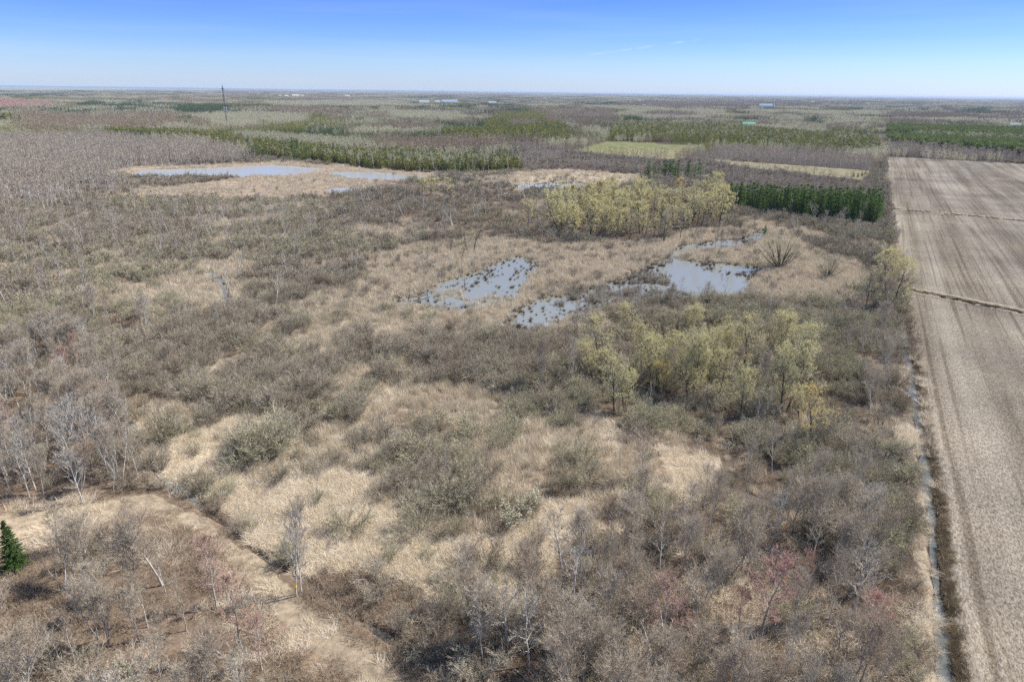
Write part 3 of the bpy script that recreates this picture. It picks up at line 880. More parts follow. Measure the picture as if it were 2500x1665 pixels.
def gen_pine(seed, h=11., n=420, rb=1.9, wid=.4):
    rg = np.random.default_rng(seed)
    W = Acc(); T = Acc()
    W.segs([[0, 0, -.1]], [[0, 0, h * .95]], h * .016, .03, 5)
    k = 22
    zc = h * rg.uniform(.38, .97, k); uu = (zc / h - .38) / .62
    az = rg.uniform(0, 6.28, k); rc = rb * (1 - uu ** 2 * .75) * rg.uniform(.3, .85, k)
    C = np.stack([rc * np.cos(az), rc * np.sin(az), zc], 1)
    W.segs(np.stack([np.zeros(k), np.zeros(k), zc - .5], 1), C, .05, .02)
    q = rg.integers(0, k, n)
    P = C[q] + rg.normal(0, 1, (n, 3)) * np.array([.62, .62, .36])
    D = unit(rg.normal(0, 1, (n, 3)) + np.array([0, 0, .7]))
    T.twigs(P, D, rg.uniform(.7, 1.3, n) * wid * 1.7, wid, rg)
    return W.get(), T.get()


def gen_snag(seed, h=8., nl=12):
    rg = np.random.default_rng(seed)
    W = Acc()
    pts = [np.array([0, 0, -.2])]; d = unit(np.array([rg.normal(0, .1), rg.normal(0, .1), 1]))
    for s in range(6):
        d = unit(d + rg.normal(0, .09, 3)); pts.append(pts[-1] + d * h / 6)
    pts = np.array(pts); rr = np.linspace(.17, .035, 7)
    W.segs(pts[:-1], pts[1:], rr[:-1], rr[1:], 5)
    t = rg.uniform(.35, .95, nl) * 6; k = t.astype(int); f = (t - k)[:, None]
    P = pts[k] * (1 - f) + pts[k + 1] * f
    az = rg.uniform(0, 6.28, nl); el = rg.uniform(R(5), R(55), nl)
    D = np.stack([np.cos(el) * np.cos(az), np.cos(el) * np.sin(az), np.sin(el)], 1)
    L_ = h * rg.uniform(.10, .3, nl)
    B = Acc()
    M = P + D * L_[:, None] * .5; D2 = unit(D + rg.normal(0, .3, (nl, 3))); E = M + D2 * L_[:, None] * .5
    B.segs(P, M, .06, .045); B.segs(M, E, .045, .012)
    P1, D1, L1 = kids(rg, M, D2, L_ * .5, 3, .1, 1, R(42), .8, .05)
    B.twigs(P1, D1, L1, .05, rg)
    return W.get(), B.get()


def gen_tuft(seed, n=60, rad=.8, h=.9, w=.035, lodge=.9, blade_bend=True):
    rg = np.random.default_rng(seed)
    A = Acc()
    r = rad * np.sqrt(rg.uniform(0, 1, n)); az = rg.uniform(0, 6.28, n)
    P = np.stack([r * np.cos(az), r * np.sin(az), np.zeros(n)], 1)
    com = rg.uniform(0, 6.28)
    a2 = com + rg.normal(0, .9, n)
    ln = rg.uniform(.0, 1, n) ** .6 * lodge
    D = unit(np.stack([np.cos(a2) * ln * 1.3, np.sin(a2) * ln * 1.3, 1.05 - ln * .75], 1))
    A.twigs(P, D, h * rg.uniform(.6, 1.25, n), w, rg)
    return A.get()


def gen_brush(seed, n=46, rad=1.0, h=.9, w=.03):
    rg = np.random.default_rng(seed)
    A = Acc()
    r = rad * np.sqrt(rg.uniform(0, 1, n)); az = rg.uniform(0, 6.28, n)
    P = np.stack([r * np.cos(az), r * np.sin(az), np.full(n, -.03)], 1)
    D = unit(rg.normal(0, .45, (n, 3)) + np.array([0, 0, .9]))
    Ln = h * rg.uniform(.5, 1.2, n)
    A.twigs(P, D, Ln, w, rg)
    P1, D1, L1 = kids(rg, P, D, Ln, 2, .3, 1, R(45), .6, .05)
    A.twigs(P1, D1, L1, w * .8, rg)
    m_ = n
    P2 = np.stack([rg.uniform(-rad, rad, m_), rg.uniform(-rad, rad, m_), rg.uniform(.02, .2, m_)], 1)
    D2 = unit(np.stack([rg.normal(0, 1, m_), rg.normal(0, 1, m_), rg.normal(.05, .15, m_)], 1))
    A.twigs(P2, D2, rg.uniform(.4, 1.2, m_), w, rg)
    return A.get()


def gen_tussock(seed, n=42, h=1.0, w=.05):
    rg = np.random.default_rng(seed)
    A = Acc()
    A.segs([[0, 0, -.3]], [[0, 0, .22]], .34, .22, 7)
    az = rg.uniform(0, 6.28, n); ln = rg.uniform(.05, 1, n)
    P = np.stack([np.cos(az) * .22 * ln, np.sin(az) * .22 * ln, np.full(n, .05)], 1)
    D = unit(np.stack([np.cos(az) * ln * .95, np.sin(az) * ln * .95, np.full(n, .9)], 1))
    A.twigs(P, D, h * rg.uniform(.6, 1.1, n), w, rg)
    return A.get()


# ------------------------------------------------------------------ plant library: KIND -> LOD -> list of [(part name, V, F, material)]
LIB = {}


def reg(kind, lod, parts):
    LIB.setdefault(kind, {}).setdefault(lod, []).append([p for p in parts if len(p[1])])


for s in range(6):
    w, t, l = gen_shrub(100 + s, 3.3 + .15 * s, nst=18, nb=8, nt=7, n3=2, wst=.032, w1=.030, w2=.024, spread=1.15 + .06 * (s % 3))
    reg('alder', 0, [('stem', *w, MT['stem_grey']), ('crown', *t, MT['twig_grey'])])
    w, t, l = gen_shrub(130 + s, 3.2 + .12 * s, nst=18, nb=8, nt=7, n3=2, wst=.032, w1=.030, w2=.026, spread=1.2 + .06 * (s % 3), leafy=1, wl=.04)
    reg('sallow', 0, [('stem', *w, MT['stem_olive']), ('crown', *t, MT['twig_olive']), ('buds', *l, MT['twig_olive'])])
for s in range(5):
    w, t, l = gen_shrub(160 + s, 3.4, nst=14, nb=6, nt=7, n3=0, wst=.045, w1=.055, w2=.055, spread=1.25)
    reg('alder', 1, [('stem', *w, MT['stem_grey']), ('crown', *t, MT['twig_grey'])])
    w, t, l = gen_shrub(180 + s, 3.3, nst=14, nb=6, nt=7, n3=0, wst=.045, w1=.055, w2=.058, spread=1.3)
    reg('sallow', 1, [('stem', *w, MT['stem_olive']), ('crown', *t, MT['twig_olive'])])
for s in range(3):
    w, t, l = gen_shrub(200 + s, 3.4, nst=10, nb=5, nt=5, n3=0, wst=.07, w1=.11, w2=.12, spread=1.25)
    reg('alder', 2, [('stem', *w, MT['stem_grey']), ('crown', *t, MT['twig_grey'])])
    w, t, l = gen_shrub(210 + s, 3.2, nst=10, nb=5, nt=5, n3=0, wst=.07, w1=.11, w2=.12, spread=1.3)
    reg('sallow', 2, [('stem', *w, MT['stem_olive']), ('crown', *t, MT['twig_olive'])])
# blossoming shrub
for s in range(2):
    w, t, l = gen_shrub(220 + s, 3.0, nst=12, nb=6, nt=6, n3=0, leafy=2, wl=.10, spread=1.05)
    reg('blossom', 0, [('stem', *w, MT['stem_olive']), ('crown', *t, MT['twig_olive']), ('blossom', *l, MT['blossom'])])
# bare trees
for s in range(6):
    two = s % 3 == 2
    w, t, l = gen_tree(300 + s, 8.8 + .3 * s, 1.6 + .14 * (s % 3), .25 + .04 * (s % 3), 20, 6, 7, 3, .085, .032, .026, .021, R(50 + 5 * (s % 3)), trunks=2 if two else 1)
    reg('tree', 0, [('trunk', *w, MT['bark_tree']), ('crown', *t, MT['twig_tree'])])
for s in range(4):
    w, t, l = gen_tree(320 + s, 9, 1.75, .3, 15, 5, 6, 0, .10, .06, .052, 0, R(46))
    reg('tree', 1, [('trunk', *w, MT['bark_tree']), ('crown', *t, MT['twig_tree'])])
for s in range(3):
    w, t, l = gen_tree(330 + s, 9, 2.4, .35, 8, 3, 3, 0, .14, .18, .15, 0, R(45))
    reg('tree', 2, [('trunk', *w, MT['bark_tree']), ('crown', *t, MT['twig_tree'])])
for s in range(4):
    w, t, l = gen_tree(340 + s, 9, 2.1, .25, 18, 5, 6, 3, .13, .06, .042, .03, R(38))
    reg('paletree', 0, [('trunk', *w, MT['bark_pale']), ('crown', *t, MT['twig_pale'])])
# red budding maples
for s in range(4):
    w, t, l = gen_tree(350 + s, 9, 2.0, .25, 22, 6, 7, 3, .11, .038, .030, .024, R(42), leafy=1, wl=.03)
    reg('maple', 0, [('trunk', *w, MT['bark_tree']), ('crown', *t, MT['twig_maple']), ('buds', *l, MT['twig_maple'])])
reg('maple', 1, [('trunk', *w, MT['bark_tree']), ('crown', *t, MT['twig_maple'])])
# birches
for s in range(4):
    w, t, l = gen_tree(370 + s, 9.5, 1.5, .38, 13, 4, 5, 2, .10, .035, .03, .024, R(48), trunks=1 + (s == 1), wander=.05)
    reg('birch', 0, [('trunk', *w, MT['bark_birch']), ('crown', *t, MT['twig_birch'])])
for s in range(3):
    w, t, l = gen_tree(380 + s, 9.5, 1.4, .45, 9, 3, 5, 0, .085, .05, .045, 0, R(50), trunks=1 + (s == 1), wander=.05)
    reg('birch', 1, [('trunk', *w, MT['bark_birch']), ('crown', *t, MT['twig_birch'])])
for s in range(2):
    w, t, l = gen_tree(386 + s, 9.5, 1.4, .5, 7, 3, 3, 0, .12, .1, .1, 0, R(50), wander=.05)
    reg('birch', 2, [('trunk', *w, MT['bark_birch']), ('crown', *t, MT['twig_birch'])])
# willows
for s in range(4):
    w, t, l = gen_tree(400 + s, 12, 2.9, .18, 20, 5, 5, 2, .16, .05, .04, .03, R(46), trunks=1 + (s % 2), leafy=3, wl=.09, droop=.05)
    reg('willow', 0, [('trunk', *w, MT['bark_willow']), ('foliage', *l, MT['leaf_willow']), ('crown', *t, MT['leaf_dull'])])
    reg('goldwillow', 0, [('trunk', *w, MT['bark_willow']), ('foliage', *l, MT['leaf_gold']), ('crown', *t, MT['leaf_dull'])])
    w, t, l = gen_tree(410 + s, 12, 3.0, .2, 14, 4, 5, 0, .17, .06, .05, 0, R(46), trunks=1 + (s % 2), leafy=4, wl=.17, droop=.05)
    reg('willow', 1, [('trunk', *w, MT['bark_willow']), ('foliage', *l, MT['leaf_willow']), ('crown', *t, MT['leaf_dull'])])
    reg('goldwillow', 1, [('trunk', *w, MT['bark_willow']), ('foliage', *l, MT['leaf_gold']), ('crown', *t, MT['leaf_dull'])])
    w, t, l = gen_tree(420 + s, 12, 3.0, .22, 15, 4, 5, 0, .17, .06, .05, 0, R(44), trunks=1 + (s % 2), leafy=2, wl=.13)
    reg('dullwillow', 1, [('trunk', *w, MT['bark_willow']), ('foliage', *l, MT['leaf_dull']), ('crown', *t, MT['twig_olive'])])
    w, t, l = gen_tree(430 + s, 12, 2.9, .2, 18, 5, 5, 2, .15, .045, .036, .028, R(44), trunks=1 + (s % 2), leafy=3, wl=.085)
    reg('dullwillow', 0, [('trunk', *w, MT['bark_willow']), ('foliage', *l, MT['leaf_dull']), ('crown', *t, MT['twig_olive'])])
# spreading pond willows
for s in range(2):
    w, t, l = gen_shrub(440 + s, 10, nst=20, nb=7, nt=6, n3=2, wst=.17, w1=.075, w2=.05, spread=1.0)
    reg('spreadwillow', 0, [('trunk', *w, MT['bark_willow']), ('crown', *t, MT['leaf_dull'])])
for s in range(2):
    w, t = gen_conifer(450 + s, 9.5, 2.5, 34, 13, 16, .17, .02, droop=.35, pw=.85)
    reg('hero_spruce', 0, [('trunk', *w, MT['bark_conifer']), ('crown', *t, MT['needle_bright'])])
w, t = gen_conifer(459, 7, 1.0, 14, 7, 5, .3, .05)
reg('rustspruce', 0, [('trunk', *w, MT['bark_conifer']), ('crown', *t, MT['needle_rust'])])
for s in range(4):
    w, t = gen_conifer(460 + s, 13, 1.9, 18, 8, 7, .42, .10)
    reg('spruce', 0, [('trunk', *w, MT['bark_conifer']), ('crown', *t, MT['needle_spruce'])])
for s in range(2):
    w, t = gen_conifer(470 + s, 12, 2.0, 10, 6, 3, .8, .05)
    reg('spruce', 2, [('trunk', *w, MT['bark_conifer']), ('crown', *t, MT['needle_spruce'])])
for s in range(4):
    w, t = gen_cedar(480 + s, 8.5, 1.35, 420, .30)
    reg('cedar', 0, [('trunk', *w, MT['bark_conifer']), ('crown', *t, MT['needle_cedar'])])
for s in range(2):
    w, t = gen_cedar(490 + s, 8.5, 1.5, 110, .65)
    reg('cedar', 2, [('trunk', *w, MT['bark_conifer']), ('crown', *t, MT['needle_cedar'])])
for s in range(3):
    w, t = gen_pine(500 + s, 11, 420, 1.9, .42)
    reg('pine', 0, [('trunk', *w, MT['bark_conifer']), ('crown', *t, MT['needle_pine'])])
for s in range(2):
    w, t = gen_pine(505 + s, 11, 120, 2.0, .85)
    reg('pine', 2, [('trunk', *w, MT['bark_conifer']), ('crown', *t, MT['needle_pine'])])
for s in range(3):
    w, t, l = gen_tree(510 + s, 10, 1.9, .25, 9, 3, 4, 0, .12, .2, .17, 0, R(52))
    reg('aspen', 0, [('trunk', *w, MT['bark_pale']), ('crown', *t, MT['aspen'])])
    reg('aspen', 2, [('trunk', *w, MT['bark_pale']), ('crown', *t, MT['aspen'])])
for s in range(4):
    w, t = gen_snag(520 + s)
    reg('snag', 0, [('trunk', *w, MT['snag']), ('crown', *t, MT['snag'])])
for s in range(4):
    t = gen_tussock(530 + s)
    reg('tussock', 0, [('blades', *t, MT['tussock'])])

NOMH = dict(alder=3.5, sallow=3.3, blossom=3.0, tree=9., paletree=9., maple=9., birch=9.5, willow=12., goldwillow=12., dullwillow=12., spreadwillow=9., hero_spruce=9.5,
            rustspruce=7., spruce=13., cedar=8.5, pine=11., aspen=10., snag=8., tussock=1.)
MESHES = {}


def whole_mesh(kind, lod, var):
    key = (kind, lod, var)
    if key not in MESHES:
        parts = LIB[kind][lod][var]
        mats = []
        ps = []
        for (nm, V, F, mtl) in parts:
            if mtl not in mats:
                mats.append(mtl)
            ps.append((V, F, mats.index(mtl)))
        V, F, M = split(ps)
        MESHES[key] = mesh_np(f'{kind}_plant', V, F, mats, M)
    return MESHES[key]


def part_meshes(kind, lod, var):
    key = (kind, lod, var, 'parts')
    if key not in MESHES:
        MESHES[key] = [(nm, mesh_np(f'{kind}_{nm}', V, F, [mtl])) for (nm, V, F, mtl) in LIB[kind][lod][var]]
    return MESHES[key]


def lod_of(kind, want):
    ls = sorted(LIB[kind])
    best = ls[0]
    for l in ls:
        if l <= want:
            best = l
    return best


print('lib', round(time.time() - T0, 2), sum(len(p[2]) for k in LIB.values() for l in k.values() for v in l for p in v), 'tris')

# ------------------------------------------------------------------ the ground: one sheet to the horizon, field cut out as its own sheet
VPX = ground(np.array([2165., 2174.]), np.array([384., 520.]))
fd = (VPX[0] - VPX[1]); fd /= np.linalg.norm(fd)           # direction of the field rows
FROT = math.atan2(-fd[0], fd[1])
XD1 = ground([2150, 2500, 3300], [508.5, 542, 620])
XD2 = ground([2196, 2500, 3300], [706, 767, 930])


def seg_profile(d, half, depth, lip, lipw):
    """channel of half width `half`, with raised lips"""
    z = np.zeros(d.shape)
    ch = np.clip(1 - d / half, 0, 1)
    z -= depth * np.minimum(1, ch * 2.2)
    z += lip * np.exp(-((d - half * 1.5) / lipw) ** 2)
    return z


def ditch_info(x, y, P, Wd):
    best = np.full(x.shape, 1e9); ww = np.ones(x.shape)
    lo = P.min(0) - 12; hi = P.max(0) + 12
    s = np.where((x > lo[0]) & (x < hi[0]) & (y > lo[1]) & (y < hi[1]))[0]
    if len(s) == 0:
        return best, ww
    xs = x[s]; ys = y[s]; b = np.full(len(s), 1e9); w = np.ones(len(s))
    for i in range(len(P) - 1):
        a = P[i]; d = P[i + 1] - a; L2 = (d ** 2).sum()
        t = np.clip(((xs - a[0]) * d[0] + (ys - a[1]) * d[1]) / L2, 0, 1)
        q = np.hypot(xs - a[0] - t * d[0], ys - a[1] - t * d[1])
        k = q < b
        b[k] = q[k]; w[k] = (Wd[i] + (Wd[i + 1] - Wd[i]) * t)[k]
    best[s] = b; ww[s] = w
    return best, ww


def terrain(x, y, zi, wat):
    dist = np.hypot(x, y)
    z = .18 + .16 * fbm(x, y, 7, 41) * np.clip(700 / dist, 0, 1)
    fieldm = np.array([q['name'] == 'field' for q in Z])[zi]
    z = np.where(fieldm, .20 + .05 * fbm(x, y, 3, 4), z)
    z = np.where(wat, -.45, z)
    j = (fbm(x, y, 3.5, 77) - .5) * 1.0
    d, w = ditch_info(x, y, DITCH_P, DITCH_W)
    near = d < 12
    dd = np.maximum(d + j * .8, 0)
    cut = -1.15 * np.clip(1 - (dd - w * .5 + .55) / 1.1, 0, 1) + .25 * np.exp(-((dd - w * .5 - 2.0) / .9) ** 2)
    z = np.where(near, np.maximum(z, .15) + cut, z)
    d2, w2 = ditch_info(x, y, BROOK_P, BROOK_W)
    dd = np.maximum(d2 + j * .6, 0)
    near2 = d2 < 8
    z = np.where(near2, z - .8 * np.clip(1 - (dd - w2 * .35 + .25) / .7, 0, 1), z)
    for P, hw in ((XD1, 2.0), (XD2, 1.9)):
        d3 = polyline_dist(x, y, P)
        z = np.where((d3 < 9) & fieldm, z + seg_profile(np.maximum(d3 + j * .4, 0), hw, 1.1, .35, 1.0), z)
    return z, d, d2


def build_ground():
    azs = np.linspace(-R(50), R(50), 581)
    rr = [36.0]
    while rr[-1] < 700: rr.append(rr[-1] * 1.0045)
    while rr[-1] < 60000: rr.append(rr[-1] * 1.03)
    rr = np.array(rr)
    A, RR = np.meshgrid(azs, rr)
    x = (RR * np.sin(A)).ravel(); y = (RR * np.cos(A)).ravel()
    zi = classify(x, y, 1.0)
    wat = water_at(x, y) & (np.hypot(x, y) < 1200)
    z, d1, d2 = terrain(x, y, zi, wat)
    col = np.array([q['g'] for q in Z])[zi]
    name = np.array([q['name'] for q in Z])
    # patchiness between straw and brown litter inside the scrub
    pn = fbm(x, y, 14, 91)
    isx = np.isin(name[zi], ['scrub', 'left_scrub', 'centre_scrub', 'west_thicket', 'middle_bare', 'field_thicket', 'willow_stand'])
    k = np.clip((pn - .48) * 5, 0, 1)[:, None] * isx[:, None]
    col = col * (1 - k) + np.array(REED) * .85 * k
    k = np.clip((.44 - pn) * 5, 0, 1)[:, None] * isx[:, None]
    col = col * (1 - k) + np.array(BROWN) * k
    mead = np.isin(name[zi], ['straw_meadow', 'reed_marsh', 'south_reeds', 'centre_reeds', 'east_reeds', 'marsh_flat'])
    k = np.clip((fbm(x, y, 6, 12) - .55) * 5, 0, 1)[:, None] * mead[:, None] * .6
    col = col * (1 - k) + np.array((.17, .13, .095)) * k
    # far country: broad patches of wood, pasture and field
    dist = np.hypot(x, y)
    fp = fbm(x, y, 420, 55, 3)
    far = (dist > 1500) & (name[zi] == 'far_woods')
    k = (np.clip((fp - .56) * 8, 0, 1) * far)[:, None]
    col = col * (1 - k) + np.array((.20, .18, .11)) * k
    px, py, _ = project(x, y)
    plain = (inside(px, py, [(-900, 190), (640, 190), (1000, 214), (640, 221), (0, 224), (-900, 222)]) & (dist > 3000))
    col[plain] = (.17, .20, .15)
    # field green meadow: straw at its near side
    gm = name[zi] == 'green_meadow'
    k = (np.clip((py - 362) / 22 + (fbm(x, y, 30, 2) - .5), 0, 1) * gm)[:, None]
    col = col * (1 - k) + np.array((.34, .285, .17)) * k
    # banks and channel mud
    k = np.clip((.0 - z) * 3, 0, 1)[:, None] * ((d1 < 6) | (d2 < 5))[:, None]
    col = col * (1 - k) + np.array((.05, .04, .03)) * k
    nf = len(rr)
    na = len(azs)
    idx = np.arange(nf * na).reshape(nf, na)
    q = np.stack([idx[:-1, :-1], idx[:-1, 1:], idx[1:, 1:], idx[1:, :-1]], -1).reshape(-1, 4)[:, ::-1]
    cx = x[q].mean(1); cyy = y[q].mean(1)
    fieldq = (np.array([n == 'field' for n in name])[zi][q].sum(1) >= 2)
    dx1 = polyline_dist(cx, cyy, XD1); dx2 = polyline_dist(cx, cyy, XD2)
    jit = (fbm(cx, cyy, 4, 9) - .5) * 2.0
    lips = fieldq & ((dx1 + jit < 3.2) | (dx2 + jit < 3.0))
    fieldq &= ~lips
    # lips get straw, cut gets mud with its shade painted in
    vl = np.unique(q[lips])
    zz = z[vl]
    kk = np.clip((.30 - zz) * 3, 0, 1)[:, None]
    col[vl] = np.array((.36, .285, .18)) * (1 - kk) + np.array((.045, .035, .025)) * kk
    V = np.stack([x, y, z], 1)

    def sub(name_, faces, mtl):
        u, inv = np.unique(faces, return_inverse=True)
        me = mesh_np(name_, V[u], inv.reshape(faces.shape), [mtl], smooth=True)
        ca = me.attributes.new('cover', 'FLOAT_COLOR', 'POINT')
        c4 = np.concatenate([col[u], np.ones((len(u), 1))], 1).astype(np.float32)
        ca.data.foreach_set('color', c4.ravel())
        return me
    g = link('ground', sub('ground', q[~fieldq], MT['land']))
    tag(g, 'marshland floor of straw, mud and brown leaf litter reaching to the horizon', 'ground', kind='structure')
    fme = sub('ploughed_field', q[fieldq], MT['field'])
    f = link('ploughed_field', fme)
    # rotate object axes so that local Y runs along the rows
    rot = Matrix.Rotation(FROT, 4, 'Z')
    fme.transform(rot.inverted())
    f.matrix_world = rot
    tag(f, 'ploughed field with pale crop residue in streaks along its rows', 'field', kind='structure')
    # land behind and below the camera, outside the picture
    A2 = np.linspace(R(50), R(310), 41); r2 = np.array([36, 80, 200, 700, 4000, 20000, 60000.])
    AA, R2 = np.meshgrid(A2, r2)
    x2 = np.concatenate([(R2 * np.sin(AA)).ravel()]); y2 = (R2 * np.cos(AA)).ravel()
    i2 = np.arange(len(x2)).reshape(R2.shape)
    q2 = np.stack([i2[:-1, :-1], i2[:-1, 1:], i2[1:, 1:], i2[1:, :-1]], -1).reshape(-1, 4)[:, ::-1]
    V2 = np.stack([x2, y2, np.full(len(x2), .25)], 1)
    a3 = np.linspace(0, 2 * math.pi, 48, endpoint=False)
    V3 = np.concatenate([np.stack([36.2 * np.sin(a3), 36.2 * np.cos(a3), np.full(48, .25)], 1), [[0, 0, .25]]])
    F3 = np.array([[(i + 1) % 48, i, 48, 48] for i in range(48)])
    n2 = len(V2)
    me = mesh_np('surrounding_ground', np.concatenate([V2, V3]), np.concatenate([q2, F3[:, [0, 1, 2, 2]] + n2])[: len(q2)], [MT['land']])
    ca = me.attributes.new('cover', 'FLOAT_COLOR', 'POINT')
    ca.data.foreach_set('color', np.tile(np.array([.15, .12, .09, 1], np.float32), len(me.vertices)))
    tag(link('surrounding_ground', me), 'brown scrubland around the viewpoint', 'ground', kind='structure')
    me = mesh_np('near_ground', V3, F3[:, :3], [MT['land']])
    ca = me.attributes.new('cover', 'FLOAT_COLOR', 'POINT')
    ca.data.foreach_set('color', np.tile(np.array([.15, .12, .09, 1], np.float32), len(me.vertices)))
    tag(link('near_ground', me), 'brown ground straight below the viewpoint', 'ground', kind='structure')


build_ground()
print('ground', round(time.time() - T0, 2))

# ------------------------------------------------------------------ water sheets
POND_LABEL = dict(far_pond='long pale far pond before the cedar belt at the left', second_pond='narrow far pond below the cedar belt', tussock_pool='small pool on the far straw flats',
                  reed_pool='reed-filled pool behind the willow grove', marsh_pond='shallow marsh pond full of tussocks left of the main pond', main_pond='main open pond with a tussock marsh at its left',
                  willow_pool='small dark pool among the budding willows', left_pool='little narrow pool at the middle left', south_pool='dark pool in the reeds below the marsh pond',
                  dark_pool='small dark pool beside the left wood', trail_pool='dark brook pool beside the grass trail', thicket_pool='tiny pool in the reeds right of centre')
for i, (k, P) in enumerate(POND_W.items()):
    lo = P.min(0) - 3; hi = P.max(0) + 3
    z = .03 + .004 * i
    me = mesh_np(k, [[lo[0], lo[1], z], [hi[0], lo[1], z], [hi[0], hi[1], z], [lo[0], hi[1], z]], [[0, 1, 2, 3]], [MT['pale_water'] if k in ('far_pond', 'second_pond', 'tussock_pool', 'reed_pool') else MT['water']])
    tag(link(k + '_water' if not k.endswith('water') else k, me), POND_LABEL[k], 'pond', kind='structure')


def strip(name, P, Wd, z, label, cat):
    t = np.gradient(P, axis=0); t /= np.linalg.norm(t, axis=1)[:, None]
    n = np.stack([-t[:, 1], t[:, 0]], 1)
    hw = (np.array(Wd) * .5 + .9)[:, None]
    V = np.concatenate([np.c_[P - n * hw, np.full(len(P), z)], np.c_[P + n * hw, np.full(len(P), z)]])
    k = len(P)
    F = [[i, i + 1, k + i + 1, k + i] for i in range(k - 1)]
    tag(link(name, mesh_np(name, V, F, [MT['dark_water']])), label, cat, kind='structure')


strip('ditch_water', DITCH_P, DITCH_W, -.52, 'narrow winding ditch of grey water along the ploughed field', 'ditch')
strip('brook_water', BROOK_P, BROOK_W, -.38, 'dark narrow brook winding beside the grass trail', 'brook')

# ------------------------------------------------------------------ scatter of single plants
rg = np.random.default_rng(2024)
KINDS = ['alder', 'sallow', 'tree', 'paletree', 'maple', 'birch', 'willow', 'spruce', 'cedar', 'pine', 'aspen', 'snag', 'log', 'straw', 'reed', 'brush', 'short']
DENS = np.zeros((len(Z), len(KINDS)))
for i, z in enumerate(Z):
    for k, v in z['d'].items():
        if k in KINDS:
            DENS[i, KINDS.index(k)] = v
HR = dict(paletree=(6.5, 10), alder=(1.9, 4.2), sallow=(1.9, 4.0), tree=(6.0, 9.5), maple=(8, 11), birch=(7.5, 11), willow=(7, 14), spruce=(6.5, 15.5), cedar=(5.0, 10.5), pine=(8.5, 13), aspen=(8.5, 12), snag=(3.5, 8))


def candidates(r0, r1, cell):
    xs = np.arange(-r1 * .95, r1 * .95, cell); ys = np.arange(max(20, r0 * .6), r1, cell)
    X, Y = np.meshgrid(xs, ys)
    X = X.ravel(); Y = Y.ravel()
    d = np.hypot(X, Y)
    k = (d >= r0) & (d < r1) & (np.abs(X) < Y * 1.05 + 5)
    X = X[k]; Y = Y[k]
    X = X + rg.uniform(0, cell, len(X)); Y = Y + rg.uniform(0, cell, len(Y))
    px, py, dep = project(X, Y)
    k = (px > -220) & (px < 2740) & (py < 1880)
    return X[k], Y[k]


TRAIL_W = ground([-60, 60, 163, 320, 410, 500, 595, 690, 795, 915, 1080], [1292, 1290, 1270, 1232, 1238, 1300, 1378, 1470, 1560, 1665, 1880])
REC = {k: [] for k in KINDS}


def place(r0, r1, cell, thin=1.0):
    X, Y = candidates(r0, r1, cell)
    zi = classify(X, Y)
    wat = water_at(X, Y)
    D = DENS[zi] * cell * cell
    cl = np.clip((fbm(X, Y, 17, 61, 3) - .27) * 4.6, .12, 1.9)
    sp = np.clip((fbm(X, Y, 38, 67, 2) - .5) * 5, -.9, .9)
    D[:, 0] *= cl * (1 + sp)
    D[:, 1] *= cl * (1 - sp)
    gi = [KINDS.index(n) for n in ('straw', 'reed', 'brush')]
    D[:, gi] *= thin
    gap = np.clip(1.9 - 1.1 * cl, .15, 1.9)
    gap = np.where((DENS[zi][:, KINDS.index('straw')] >= .4) | (DENS[zi][:, KINDS.index('reed')] >= .4), 1.0, gap)
    D[:, gi[0]] *= gap; D[:, gi[1]] *= gap; D[:, gi[2]] *= np.clip(.4 + .6 * cl, .3, 1.6)
    cl2 = np.clip(.65 + 2.0 * (fbm(X, Y, 8, 71) - .25), .5, 1.6)
    D[:, gi] *= cl2[:, None]
    C = D.cumsum(1)
    u = rg.uniform(0, 1, len(X))
    ch = (u[:, None] > C).sum(1)
    ok = (ch < len(KINDS)) & ~wat
    d1, w1 = ditch_info(X, Y, DITCH_P, DITCH_W)
    d2, w2 = ditch_info(X, Y, BROOK_P, BROOK_W)
    ok &= (d1 > w1 * .5 - .1) & (d2 > w2 * .3)
    big = ch < KINDS.index('log')
    ok &= ~((d1 < 5.0) & np.isin(ch, [KINDS.index(q) for q in ('tree', 'paletree', 'maple', 'birch')]))
    tpx, tpy, _ = project(X, Y)
    tz = TRAIL_W
    ok &= ~(big & (polyline_dist(X, Y, tz) < 4.2))
    ok &= ~(big & ((d1 < w1 * .5 + 1.9) | (d2 < w2 * .3 + .2)))
    X = X[ok]; Y = Y[ok]; ch = ch[ok]; zi = zi[ok]
    for i, k in enumerate(KINDS):
        s = ch == i
        if s.any():
            REC[k].append(np.stack([X[s], Y[s], zi[s].astype(float)], 1))


place(40, 300, 1.0)
place(300, 640, 1.4, .55)
place(640, 1560, 3.6, 0)
for k in KINDS:
    REC[k] = np.concatenate(REC[k]) if REC[k] else np.zeros((0, 3))
# small dead shrubs standing in the marsh water
P_ = POND_W['main_pond']; q_ = rg.uniform(P_.min(0), P_.max(0), (5200, 2)); q_ = q_[inside(q_[:, 0], q_[:, 1], P_)]
px_, py_, _ = project(q_[:, 0], q_[:, 1])
q_ = q_[(px_ < 1640) & (fbm(q_[:, 0], q_[:, 1], 12, 88) > .47)][:110]
REC['alder'] = np.concatenate([REC['alder'], np.c_[q_, np.full(len(q_), [i for i, z_ in enumerate(Z) if z_['name'] == 'reed_marsh'][0])]])
print('scatter', round(time.time() - T0, 2), {k: len(v) for k, v in REC.items()})

